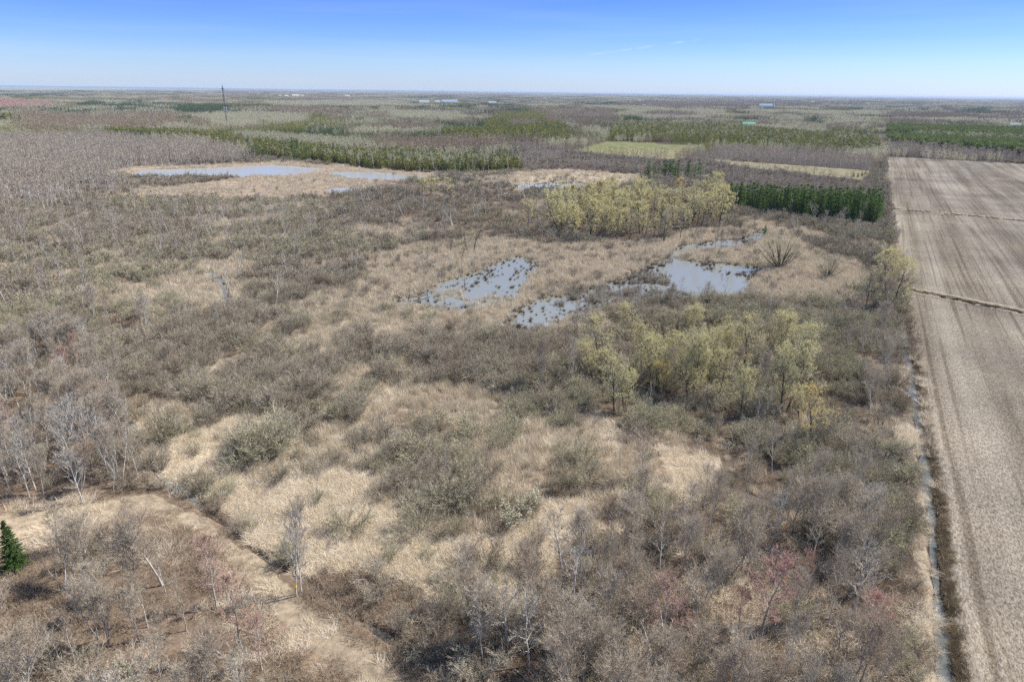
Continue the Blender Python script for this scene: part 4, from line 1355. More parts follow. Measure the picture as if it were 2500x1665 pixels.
# ------------------------------------------------------------------ naming of plants
KNAME = dict(alder='bare_shrub', sallow='budding_shrub', blossom='blossoming_shrub', tree='bare_tree', paletree='pale_bare_tree', maple='red_budding_tree', birch='white_birch',
             willow='willow_tree', goldwillow='golden_willow', dullwillow='grey_willow', spreadwillow='spreading_willow', hero_spruce='spruce_tree', rustspruce='dead_spruce',
             spruce='spruce_tree', cedar='cedar_tree', pine='pine_tree', aspen='aspen_tree', snag='dead_tree', tussock='grass_tussock')
KCAT = dict(alder='shrub', sallow='shrub', blossom='shrub', tussock='tussock')
KPHR = dict(paletree='pale silvery leafless tree', alder='leafless grey-brown shrub', sallow='olive-grey budding shrub', tree='leafless grey tree', maple='reddish budding tree', birch='white-trunked birch',
            willow='yellow-green budding willow', spruce='dark green spruce', cedar='olive green cedar', pine='green conifer', aspen='pale slender aspen', snag='dead leafless snag',
            tussock='dark grass tussock')


def zat(x, y):
    zi = classify(np.array([x]), np.array([y]), 0.0)
    w = water_at(np.array([x]), np.array([y]))
    z, _, _ = terrain(np.array([x]), np.array([y]), zi, w)
    return float(z[0])


PROTO_N = [0]


def make_plant(kind, lod, var, loc, rotz, scl, parts, label, group=None, tilt=(0, 0)):
    nm = KNAME[kind]
    if parts:
        root = bpy.data.objects.new(nm, None)
        root.empty_display_size = .3
        COL.objects.link(root)
        for pn, me in part_meshes(kind, lod, var):
            ob = bpy.data.objects.new(pn, me)
            COL.objects.link(ob)
            ob.parent = root
    else:
        root = bpy.data.objects.new(nm, whole_mesh(kind, lod, var))
        COL.objects.link(root)
    root.location = loc
    root.rotation_euler = (tilt[0], tilt[1], rotz)
    root.scale = scl
    tag(root, label, KCAT.get(kind, 'tree'), group)
    return root


# ------------------------------------------------------------------ scatter objects built with geometry nodes
def scatter_object(name, label, cat, pts, rot, scl, idx, meshes):
    """one object that instances the given meshes on its points"""
    me = bpy.data.meshes.new(name)
    n = len(pts)
    me.vertices.add(n)
    me.vertices.foreach_set('co', np.ascontiguousarray(pts, np.float32).ravel())
    a = me.attributes.new('rot', 'FLOAT_VECTOR', 'POINT'); a.data.foreach_set('vector', np.ascontiguousarray(rot, np.float32).ravel())
    a = me.attributes.new('scl', 'FLOAT_VECTOR', 'POINT'); a.data.foreach_set('vector', np.ascontiguousarray(scl, np.float32).ravel())
    a = me.attributes.new('pick', 'INT', 'POINT'); a.data.foreach_set('value', np.ascontiguousarray(idx, np.int32))
    ob = bpy.data.objects.new(name, me)
    COL.objects.link(ob)
    pc = bpy.data.collections.new(name + '_shapes')
    for i, m_ in enumerate(meshes):
        p = bpy.data.objects.new('%s_shape_%03d' % (name, i), m_)
        pc.objects.link(p)
    ng = bpy.data.node_groups.new(name + '_scatter', 'GeometryNodeTree')
    ng.interface.new_socket('Geometry', in_out='INPUT', socket_type='NodeSocketGeometry')
    ng.interface.new_socket('Geometry', in_out='OUTPUT', socket_type='NodeSocketGeometry')
    N_ = ng.nodes; L_ = ng.links
    gi = N_.new('NodeGroupInput'); go = N_.new('NodeGroupOutput')
    ci = N_.new('GeometryNodeCollectionInfo')
    ci.inputs['Collection'].default_value = pc
    ci.inputs['Separate Children'].default_value = True
    ci.inputs['Reset Children'].default_value = True
    mp = N_.new('GeometryNodeMeshToPoints')
    ip = N_.new('GeometryNodeInstanceOnPoints')
    ip.inputs['Pick Instance'].default_value = True

    def attr(nm, tp):
        q = N_.new('GeometryNodeInputNamedAttribute'); q.data_type = tp; q.inputs['Name'].default_value = nm
        return q.outputs[0]
    L_.new(gi.outputs[0], mp.inputs[0])
    L_.new(mp.outputs[0], ip.inputs['Points'])
    L_.new(ci.outputs[0], ip.inputs['Instance'])
    L_.new(attr('pick', 'INT'), ip.inputs['Instance Index'])
    L_.new(attr('rot', 'FLOAT_VECTOR'), ip.inputs['Rotation'])
    L_.new(attr('scl', 'FLOAT_VECTOR'), ip.inputs['Scale'])
    L_.new(ip.outputs[0], go.inputs[0])
    md = ob.modifiers.new('scatter', 'NODES')
    md.node_group = ng
    tag(ob, label, cat, kind='stuff')
    return ob


def zgrid(x, y):
    zi = classify(x, y, 1.0)
    z, _, _ = terrain(x, y, zi, water_at(x, y))
    return z


# ------------------------------------------------------------------ single plants the photo lets you pick out
HERO_XY = []


def hero(kind, bx, by, ty, label, var=0, lod=0, wide=1.0, tilt=(0, 0), rz=None, group=None, h=None):
    g = ground(bx, by)
    hh = h or height_px(bx, by, ty)
    s = hh / NOMH[kind]
    HERO_XY.append((g[0], g[1], 1.3 if kind not in ('alder', 'sallow', 'blossom') else 1.5))
    n = len(LIB[kind][lod])
    return make_plant(kind, lod, var % n, (g[0], g[1], zat(g[0], g[1]) - .02), rg.uniform(0, 6.28) if rz is None else rz, (s * wide, s * wide, s), True, label, group, tilt)


hero('hero_spruce', 41, 1392, 1274, 'lone bright green spruce at the lower left edge of the wood')
for q_ in ((41, 1392, 4.5), (60, 1440, 4.0), (55, 1500, 4.0), (70, 1545, 3.0), (730, 1455, 3.0), (730, 1510, 3.0), (1290, 1632, 3.0), (1290, 1680, 3.0), (1612, 1640, 2.5), (1856, 1600, 2.5)):
    g_ = ground(q_[0], q_[1])
    HERO_XY.append((g_[0], g_[1], q_[2]))
t1 = hero('paletree', 724, 1458, 1259, 'left and more slanting of the twin grey trees beside the trail', 0, wide=.62, tilt=(0, -.06))
t2 = hero('paletree', 737, 1452, 1290, 'right and thicker of the twin grey trees beside the trail', 1, wide=.62)
hero('paletree', 1290, 1632, 1484, 'silvery bare tree below the end of the straw meadow', 0, wide=1.15)
hero('maple', 1612, 1618, 1440, 'tall red-tipped budding tree left of the two others in the lower right wood', 0, wide=1.05)
hero('maple', 1856, 1556, 1370, 'broad pinkish red tree, largest of the budding trees at the lower right', 1, wide=1.25)
hero('maple', 1799, 1550, 1446, 'small salmon red tree just left of the broad pinkish red tree', 2)
hero('maple', 1469, 1672, 1588, 'bright red young tree at the bottom edge right of the middle', 3, wide=.8)
hero('maple', 1672, 1590, 1496, 'short red-topped tree beside the tall red-tipped tree', 3, wide=.8)
hero('maple', 1964, 1440, 1352, 'slender reddish tree above and right of the broad pinkish red tree', 2, wide=.8)
hero('maple', 2120, 1600, 1462, 'pinkish grey tree nearest the field ditch at the lower right', 0, wide=1.15)
hero('maple', 1790, 1720, 1610, 'orange budding tree cut by the bottom edge', 1, wide=1.1)
hero('maple', 165, 962, 858, 'brick red tree standing in the upper left wood', 0, wide=1.0)
hero('maple', 195, 905, 822, 'slim dark red tree behind the brick red tree', 2, wide=.7)
hero('maple', 22, 1120, 975, 'pinkish tree at the left edge of the left wood', 1, wide=1.0)
hero('maple', 590, 1585, 1400, 'pink budding tree leaning over the trail from the lower left wood', 3, wide=.95)
hero('maple', 530, 1490, 1330, 'pale pink tree beside the upper part of the trail', 1, wide=.9)
hero('maple', 640, 1640, 1520, 'rusty twiggy tree below the pink tree beside the trail', 2, wide=.9)
for i, (bx, by, ty, lb) in enumerate([
        (194, 1150, 978, 'tallest silvery tree of the pale clump in the left wood'), (225, 1150, 1000, 'second silvery tree right of the tallest one in the pale clump'),
        (160, 1140, 1010, 'silvery tree at the left of the pale clump in the left wood'), (265, 1160, 1035, 'silvery tree at the right of the pale clump in the left wood'),
        (202, 1232, 1105, 'forked pale tree in front of the silvery clump'), (145, 1090, 1015, 'small silvery tree behind the pale clump')]):
    hero('paletree', bx, by, ty, lb, i, wide=.85)
for i, (bx, by, ty, lb) in enumerate([
        (300, 1176, 1058, 'leaning white birch at the right edge of the left wood'), (290, 1172, 1062, 'white birch just left of the leaning one at the wood edge'),
        (279, 1208, 1130, 'thin white birch stems at the bend of the trail'),
        (148, 1628, 1532, 'white birch with a forked top near the bottom left corner'), (58, 1630, 1554, 'white birch nearest the bottom left corner'),
        (138, 1418, 1328, 'bare white pole of a birch right of the lone spruce'), (2225 - 640, 1000, 930, 'two white stems above the straw clearing'),
        (1848, 1105, 1052, 'slender white forked birch right of the straw clearing'), (1085, 1180, 1085, 'slanting white stems in the middle thicket'),
        (225, 880, 830, 'single white birch trunk at the edge of the west thicket'), (100, 965, 870, 'long slanting white stem in the upper left wood'),
        (75, 985, 880, 'left one of the long pale stems in the upper left wood'), (120, 975, 905, 'short pale stem in the upper left wood')]):
    hero('birch', bx, by, ty, lb, i, wide=.8, tilt=(rg.normal(0, .07), rg.normal(0, .1)))
tagged = hero('birch', 341, 1184, 1090, 'white birch with a yellow mark beside the dark brook', 2, wide=.7)
hero('tree', 397, 1432, 1252, 'big pale-limbed bare tree above the trail bend', 1, wide=1.15)
hero('tree', 330, 1330, 1235, 'bare tree with crossing stems beside the upper trail', 3, wide=.9)
hero('tree', 1322, 960, 842, 'thin bare tree standing in the reeds of the middle', 2, wide=.7)
hero('tree', 1395, 958, 848, 'second thin bare tree standing in the reeds of the middle', 4, wide=.7)
hero('tree', 1566, 1172, 1052, 'round pale olive tree in the reeds right of the middle', 0, wide=1.45)
hero('tree', 2015, 1330, 1230, 'greenish grey broad tree in the lower right thicket', 0, wide=1.3)
hero('tree', 2070, 1690, 1530, 'grey many-limbed tree near the bottom right above the ditch', 2, wide=1.2)
# willow grove behind the pond, singles
for i, (kd, bx, by, ty, wd, lb) in enumerate([
        ('willow', 1290, 561, 496, .95, 'yellow willow standing alone left of the willow grove'),
        ('willow', 1364, 575, 474, 1.0, 'golden-topped willow at the left end of the willow grove'), ('willow', 1400, 586, 508, .9, 'low willow at the front left of the willow grove'),
        ('willow', 1437, 590, 495, .95, 'dark-stemmed willow in the front row of the willow grove'), ('willow', 1505, 586, 480, .85, 'bright lime willow in the middle of the willow grove'),
        ('dullwillow', 1533, 592, 520, 1.0, 'small grey-green willow at the grove front beside the lime one'), ('dullwillow', 1572, 589, 525, 1.0, 'dark grey willow right of the small grey-green one'),
        ('dullwillow', 1622, 594, 512, 1.15, 'broad grey willow at the front right of the willow grove'), ('dullwillow', 1660, 585, 520, .9, 'thin grey willow right of the broad grey one'),
        ('dullwillow', 1678, 560, 470, 1.1, 'olive willow at the right part of the willow grove'), ('dullwillow', 1710, 558, 490, 1.1, 'pale grey willow near the creek end of the grove'),
        ('willow', 1755, 555, 462, .95, 'yellow-topped willow at the right end of the willow grove'), ('dullwillow', 1793, 550, 505, 1.1, 'crooked bare willow between grove and creek'),
        ('willow', 1390, 548, 462, 1.0, 'tall yellow-green willow in the left back of the grove'), ('willow', 1430, 545, 455, 1.0, 'second tall yellow-green willow in the back of the grove'),
        ('willow', 1470, 540, 448, 1.05, 'tall willow at the top middle of the grove'), ('willow', 1500, 535, 440, 1.0, 'highest lime willow of the grove'),
        ('willow', 1555, 545, 450, 1.05, 'large bright willow right of the highest lime one'), ('dullwillow', 1600, 540, 465, 1.1, 'grey-green willow behind the broad grey one'),
        ('dullwillow', 1640, 535, 462, 1.1, 'grey-green willow at the back right of the grove'), ('dullwillow', 1690, 525, 455, 1.1, 'dull willow behind the olive one'),
        ('willow', 1750, 505, 428, .9, 'yellow willow behind the right end of the grove'), ('willow', 1720, 500, 435, .9, 'pale yellow willow behind the dull one'),
        ('goldwillow', 1655, 505, 440, .8, 'golden willow at the far back of the grove'), ('dullwillow', 1600, 500, 432, 1.0, 'grey willow at the far back of the grove')]):
    hero(kd, bx, by, ty, lb, i, 1, wide=wd)
# bare trees round the creek
for i, (bx, by, ty, wd, lb) in enumerate([
        (1697, 628, 560, 1.0, 'bunch of bare grey stems on the island point of the main pond'), (1745, 615, 560, .7, 'left one of the bare creek trees behind the island'),
        (1758, 615, 565, .6, 'middle one of the bare creek trees behind the island'), (1771, 609, 560, .6, 'right one of the bare creek trees behind the island'),
        (1792, 633, 575, 1.1, 'broad bare tree at the right end of the island strip'), (1480, 785, 708, .9, 'bare dark tree at the lower shore of the tussock marsh'),
        (1556, 760, 700, .7, 'bare tree standing in the tussock marsh'), (1713, 756, 694, .7, 'bare forked tree at the lower shore of the main pond'),
        (1640, 752, 700, .8, 'dark bare tree at the shore left of the forked one'), (1405, 820, 745, .8, 'bare brown tree on the point below the tussock marsh'),
        (1430, 815, 750, .7, 'thin brown tree on the point below the tussock marsh')]):
    hero('tree', bx, by, ty, lb, i, 0, wide=wd)
hero('spreadwillow', 1904, 659, 572, 'large many-stemmed spreading willow at the right tip of the main pond', 0, wide=1.05)
hero('spreadwillow', 2021, 681, 622, 'smaller many-stemmed spreading willow right of the large one', 1, wide=1.05)
hero('willow', 2168, 752, 622, 'tall golden-topped willow at the edge of the ploughed field', 1, 0, wide=1.15)
hero('dullwillow', 2114, 756, 672, 'rounded olive willow just left of the golden-topped one', 0, 0, wide=1.2)
hero('goldwillow', 2172, 724, 620, 'orange-yellow crown behind the willows at the field edge', 2, 0, wide=.7)
hero('dullwillow', 2145, 640, 590, 'pale olive bush-like willow above the field-edge willows', 1, 1, wide=1.1)
for i, (kd, bx, by, ty, wd, lb) in enumerate([
        ('willow', 1763, 853, 780, 0.82, 'slim yellow willow at the top of the willow stand'), ('dullwillow', 1649, 858, 768, 0.94, 'dark-stemmed olive willow at the top left of the stand'),
        ('dullwillow', 1564, 842, 760, 1.05, 'dull olive willow at the upper left of the stand'), ('dullwillow', 1620, 850, 765, 1.05, 'broad dull willow left of the dark-stemmed one'),
        ('willow', 1500, 1016, 880, 0.99, 'yellow willow at the left front of the stand above the dark pool'), ('willow', 1525, 1010, 900, 0.82, 'yellow-green willow right beside the left front one'),
        ('dullwillow', 1556, 958, 875, 0.94, 'small olive willow behind the left front ones'), ('goldwillow', 1632, 985, 902, 1.05, 'dull gold willow in the middle of the stand'),
        ('willow', 1676, 990, 890, 1.11, 'large yellow-green willow in the middle of the stand'), ('willow', 1700, 975, 850, 0.71, 'tall slim lime willow in the middle of the stand'),
        ('willow', 1747, 994, 862, 0.71, 'tall drooping pale green willow right of the middle'), ('willow', 1808, 1018, 898, 0.94, 'bright yellow-green willow at the right of the stand'),
        ('dullwillow', 1830, 950, 850, 0.94, 'brownish willow at the upper right of the stand'), ('willow', 1915, 1010, 838, 0.88, 'tall lime willow, brightest and rightmost of the stand'),
        ('willow', 1908, 895, 772, 0.82, 'yellow crown above the tall lime willow'), ('dullwillow', 1950, 905, 800, 1.05, 'grey-olive willow right of the yellow crown'),
        ('goldwillow', 1980, 1096, 958, 1.11, 'orange-gold willow below the tall lime willow'), ('dullwillow', 1860, 905, 790, 0.82, 'slim olive willow left of the yellow crown'),
        ('dullwillow', 1500, 900, 810, 1.05, 'grey-olive willow at the left end of the stand'), ('dullwillow', 1700, 905, 820, 1.05, 'grey-olive willow behind the lime ones'),
        ('sallow', 1160, 1075, 1010, 1.2, 'bright green-tipped bush in the middle clearing'), ('sallow', 1035, 1130, 1060, 1.2, 'yellow-green bush left of the middle clearing')]):
    hero(kd, bx, by, ty, lb, i, 0, wide=wd)
for i, (bx, by, ty, lb) in enumerate([(1030, 478, 440, 'round yellow willow left in the pair behind the marsh'), (1050, 480, 441, 'fuller yellow willow in the middle of the pair behind the marsh'),
                                      (1098, 479, 438, 'yellow willow right in the pair behind the marsh')]):
    hero('willow', bx, by, ty, lb, i, 1, wide=1.5)
hero('dullwillow', 856, 530, 472, 'russet brown bare tree alone in the grey scrub', 1, 0, wide=.8)
for i, bx in enumerate([283, 300, 322, 350, 372, 400, 418, 440, 462, 480, 505, 528, 545, 578]):
    hero('willow' if i in (0, 2, 3) else 'dullwillow', bx, 522 + rg.uniform(-5, 6), 480 + rg.uniform(-4, 8),
         ['golden willow at the left end of the row on the left flats', '', 'pale gold willow second in the row on the left flats', 'yellowish willow third in the row on the left flats'][i] if i in (0, 2, 3)
         else 'olive brown willow, %s from the left in the row on the left flats' % ['first', 'second', 'third', 'fourth', 'fifth', 'sixth', 'seventh', 'eighth', 'ninth', 'tenth', 'eleventh', 'twelfth', 'thirteenth', 'fourteenth'][i], i, 1, wide=1.15, group='willows in a row on the left flats')
for i, (bx, by, ty, lb) in enumerate([(1157, 618, 558, 'black dead tree with many limbs left of the marsh pond'), (1140, 616, 570, 'dead trunk beside the black dead tree'),
                                      (1101, 618, 575, 'small dark snag left of the black dead tree'), (1060, 600, 558, 'thin dead pole in the reeds left of the marsh'),
                                      (1127, 640, 598, 'leaning dead stem at the upper end of the marsh pond'), (1049, 740, 690, 'dead pole at the left end of the marsh pond'),
                                      (995, 745, 705, 'dead sapling standing in the left marsh'), (1135, 705, 665, 'dead stump in the marsh pond')]):
    hero('snag', bx, by, ty, lb, i, wide=1.0)
hero('rustspruce', 136, 697, 668, 'small rust red dead spruce in the left scrub')
hero('hero_spruce', 17, 507, 492, 'tiny yellow-green spruce at the left edge below the tall bare wood', 1)
hero('spruce', 1867, 576, 545, 'dark rounded evergreen beside the creek', 1, wide=1.9)
hero('pine', 1986, 428, 419, 'small round evergreen on the far straw pasture', 0)
for i, (bx, by) in enumerate([(2083, 433), (2094, 434), (2104, 431), (2112, 428)]):
    hero('cedar', bx, by, by - 13, 'young cedar in the small clump on the far straw pasture', i, wide=1.3, group='young cedars on the far straw pasture')
for i, (bx, by, ty, lb) in enumerate([(996, 360 + 24, 362, 'tall dark spruce rising out of the left part of the cedar belt'), (1001, 404, 363, 'tall dark spire in the middle of the cedar belt'),
                                      (1140, 418, 372, 'tallest dark spruce at the right part of the cedar belt'), (715, 382, 335, 'dark pointed spruce at the left end of the cedar belt'),
                                      (728, 384, 338, 'second dark spruce at the left end of the cedar belt'), (1197, 420, 378, 'dark spruce at the right end of the cedar belt')]):
    hero('spruce', bx, by, ty, lb, i)
hero('pine', 14, 305, 275, 'dark bushy pine group at the far left edge, nearest pine', 0, wide=2.2)
hero('pine', 30, 302, 277, 'dark bushy pine at the far left edge, right of the nearest', 1, wide=1.6)
hero('pine', 52, 308, 280, 'lone dark pine right of the far left pines', 2)
# shrubs that stand out
for i, (kd, bx, by, ty, wd, lb) in enumerate([
        ('sallow', 399, 1082, 998, 1.0, 'round pale olive shrub at the left tip of the straw meadow'), ('sallow', 335, 1016, 964, 1.0, 'round yellowish shrub above the dark pool'),
        ('sallow', 590, 1140, 1060, 1.1, 'dark olive shrub island in the straw meadow, left one'), ('sallow', 630, 1130, 1045, 1.1, 'dark olive shrub island in the straw meadow, right one'),
        ('sallow', 670, 1105, 1010, 1.1, 'tall grey-green shrub behind the shrub island'), ('alder', 680, 1175, 1120, 1.1, 'brown-grey shrub right of the shrub island'),
        ('sallow', 780, 1225, 1190, 1.2, 'low olive shrub at the upper edge of the straw meadow'), ('sallow', 848, 1295, 1222, 1.1, 'broad olive shrub in the upper part of the straw meadow'),
        ('sallow', 1025, 1304, 1222, .9, 'fan-shaped olive shrub on pale straw'), ('alder', 1068, 1318, 1282, 1.2, 'low dark purple-brown shrub right of the fan-shaped one'),
        ('sallow', 1285, 1395, 1335, .9, 'upright dark-based shrub in the right part of the straw meadow'), ('alder', 1120, 1390, 1340, 1.2, 'dark maroon shrub in the lower straw meadow'),
        ('alder', 1225, 1390, 1350, 1.1, 'maroon shrub left of the upright dark-based one'), ('alder', 1190, 1380, 1305, .9, 'grey twiggy shrub above the maroon shrubs'),
        ('sallow', 1130, 1455, 1400, 1.0, 'green-tipped shrub in the lower straw meadow'), ('alder', 533, 1250, 1210, .8, 'small bare shrub beside the brook in the straw meadow'),
        ('alder', 578, 1300, 1255, .9, 'small brown shrub on the brook bank'), ('sallow', 1940, 1235, 1195, 1.0, 'yellow-green round shrub in the lower right thicket'),
        ('sallow', 2150, 1110, 1058, 1.2, 'pale-tipped shrub beside the field ditch'), ('alder', 920, 1440, 1380, 1.2, 'wide brown brush above the dark ditch')]):
    hero(kd, bx, by, ty, lb, i, 0, wide=wd)
for i, (bx, by, ty, wd, lb) in enumerate([(1256, 1275, 1203, 1.1, 'cream blossoming shrub in the middle above the straw meadow'), (960, 1096, 1054, 1.1, 'small yellowish blossoming shrub in the middle scrub'),
                                          (1007, 1602, 1560, 1.0, 'pale blossoming shrub over the dark brook'), (330, 1660, 1610, 1.2, 'cream blossoming shrub at the bottom left'),
                                          (2205, 1105, 1072, 1.0, 'pale blossoming shrub near the field ditch'), (1882, 1030, 985, 1.0, 'whitish shrub left of the orange-gold willow')]):
    hero('blossom', bx, by, ty, lb, i, 0, wide=wd)
for i, (bx, by, ty) in enumerate([(2135, 790, 758), (2155, 797, 762), (2172, 792, 764)]):
    hero('tree', bx, by, ty, 'whitish grey twiggy sapling below the field-edge willows', i, 0, wide=1.5, group='whitish saplings below the field-edge willows')
print('heroes', round(time.time() - T0, 2))

# marks painted on three trunks (parts of those trees)
def blaze(root, zfrac, mtl, h, r):
    A = Acc()
    A.segs([[0, 0, zfrac * h - .16]], [[0, 0, zfrac * h + .16]], r, r, 8)
    ob = link('trail_mark', mesh_np('trail_mark', *A.get(), [mtl]), root)
    ob['label'] = 'painted ring on the trunk'


blaze(tagged, .09, MT['yellow_paint'], 9.5, .17)
blaze(t1, .13, MT['yellow_paint'], 9., .175)

LANDMARKS = [(41, 1392, 'lone bright green spruce'), (730, 1455, 'twin grey trees beside the trail'), (1290, 1632, 'silvery bare tree'), (1612, 1618, 'tall red-tipped tree'), (1856, 1556, 'broad pinkish red tree'),
             (1469, 1672, 'bright red young tree'), (2120, 1600, 'pinkish tree by the ditch'), (194, 1150, 'tallest silvery tree'), (165, 962, 'brick red tree'), (341, 1184, 'birch with the yellow mark'),
             (148, 1628, 'fork-topped white birch'), (397, 1432, 'big pale-limbed tree'), (590, 1585, 'pink tree leaning over the trail'), (399, 1082, 'round pale olive shrub'), (610, 1135, 'shrub island in the straw'),
             (1025, 1304, 'fan-shaped olive shrub'), (1285, 1395, 'upright dark-based shrub'), (1256, 1275, 'cream blossoming shrub'), (960, 1096, 'small yellowish blossoming shrub'), (1007, 1602, 'blossoming shrub over the brook'),
             (1160, 1075, 'green-tipped bush'), (1322, 960, 'thin tree in the reeds'), (1566, 1172, 'round pale olive tree'), (1500, 1016, 'willow above the dark pool'), (1915, 1010, 'tall lime willow'),
             (1980, 1096, 'orange-gold willow'), (1763, 853, 'slim yellow willow'), (1564, 842, 'dull olive willow'), (2168, 752, 'golden-topped field-edge willow'), (1904, 659, 'large spreading willow'), (1157, 618, 'black dead tree'),
             (136, 697, 'rust red dead spruce'), (1290, 561, 'lone yellow willow'), (856, 530, 'russet brown tree'), (1040, 478, 'round yellow willows'), (1370, 575, 'golden-topped grove willow'), (1793, 550, 'crooked bare willow'),
             (1001, 404, 'dark spire in the cedar belt'), (715, 382, 'dark pointed spruce'), (1140, 418, 'tallest spruce of the cedar belt'), (555, 308, 'lattice mast'), (17, 507, 'tiny yellow-green spruce'),
             (1940, 1235, 'yellow-green round shrub'), (2150, 1110, 'pale-tipped shrub by the ditch'), (225, 880, 'single white birch trunk'), (1085, 1180, 'slanting white stems'), (2015, 1330, 'greenish grey broad tree'),
             (1430, 815, 'thin brown tree by the marsh'), (1480, 785, 'bare dark tree at the marsh'), (440, 522, 'willow row on the left flats'), (2021, 681, 'smaller spreading willow'), (1986, 428, 'round evergreen on the pasture'),
             (1453, 316, 'grey-roofed barn'), (1827, 313, 'green-roofed barn'), (2145, 640, 'pale bush-like willow'),
             (1135, 705, 'dead stump in the pond'), (1049, 740, 'dead pole at the marsh'), (1697, 628, 'bare stems on the island'), (1556, 760, 'tree in the tussock marsh'), (1713, 756, 'forked tree at the shore'),
             (1990, 541, 'front middle of the spruce grove'), (2140, 545, 'right corner of the spruce grove'), (1790, 512, 'left end of the spruce grove'), (2230, 360, 'left end of the bright conifer wood'),
             (2400, 375, 'middle of the bright conifer wood'), (850, 400, 'middle of the cedar belt'), (1220, 415, 'right end of the cedar belt')]
LMX = np.array([[p[0], p[1]] for p in LANDMARKS], float)
ORD = ['nearest', 'second', 'third', 'fourth', 'fifth', 'sixth', 'seventh', 'eighth', 'ninth', 'tenth', 'eleventh', 'twelfth', 'thirteenth', 'fourteenth', 'fifteenth', 'sixteenth', 'seventeenth', 'eighteenth', 'nineteenth']
for _t, _o in (('twent', 'twenty'), ('thirt', 'thirty'), ('fort', 'forty')):
    ORD += [_t + 'ieth'] + [_o + '-' + q for q in ('first', 'second', 'third', 'fourth', 'fifth', 'sixth', 'seventh', 'eighth', 'ninth')]


def landmark_labels(phrase, px, py):
    """one label each: rank by distance on one side of the closest landmark"""
    n = len(px)
    dx = px[:, None] - LMX[None, :, 0]; dy = (py[:, None] - LMX[None, :, 1])
    dd = np.hypot(dx, dy * 1.3)
    k = dd.argmin(1)
    ar = np.arange(n)
    x_ = dx[ar, k]; y_ = dy[ar, k]
    side = np.where(np.abs(x_) > np.abs(y_) * 1.2, np.where(x_ < 0, 0, 1), np.where(y_ > 0, 2, 3))
    names = ['left of', 'right of', 'in front of', 'behind']
    lab = [None] * n; over = [None] * n
    for key in set(zip(k.tolist(), side.tolist())):
        m_ = np.where((k == key[0]) & (side == key[1]))[0]
        m_ = m_[np.argsort(dd[m_, key[0]])]
        for r_, i_ in enumerate(m_):
            lm = LANDMARKS[key[0]][2]
            if r_ < len(ORD):
                lab[i_] = '%s, %s one %s the %s' % (phrase, ORD[r_], names[key[1]], lm)
            else:
                lab[i_] = None
    return lab


HX = np.array(HERO_XY)


def clear_of_heroes(P):
    ok = np.ones(len(P), bool)
    for (x, y, r) in HX:
        ok &= (P[:, 0] - x) ** 2 + (P[:, 1] - y) ** 2 > r * r
    return ok


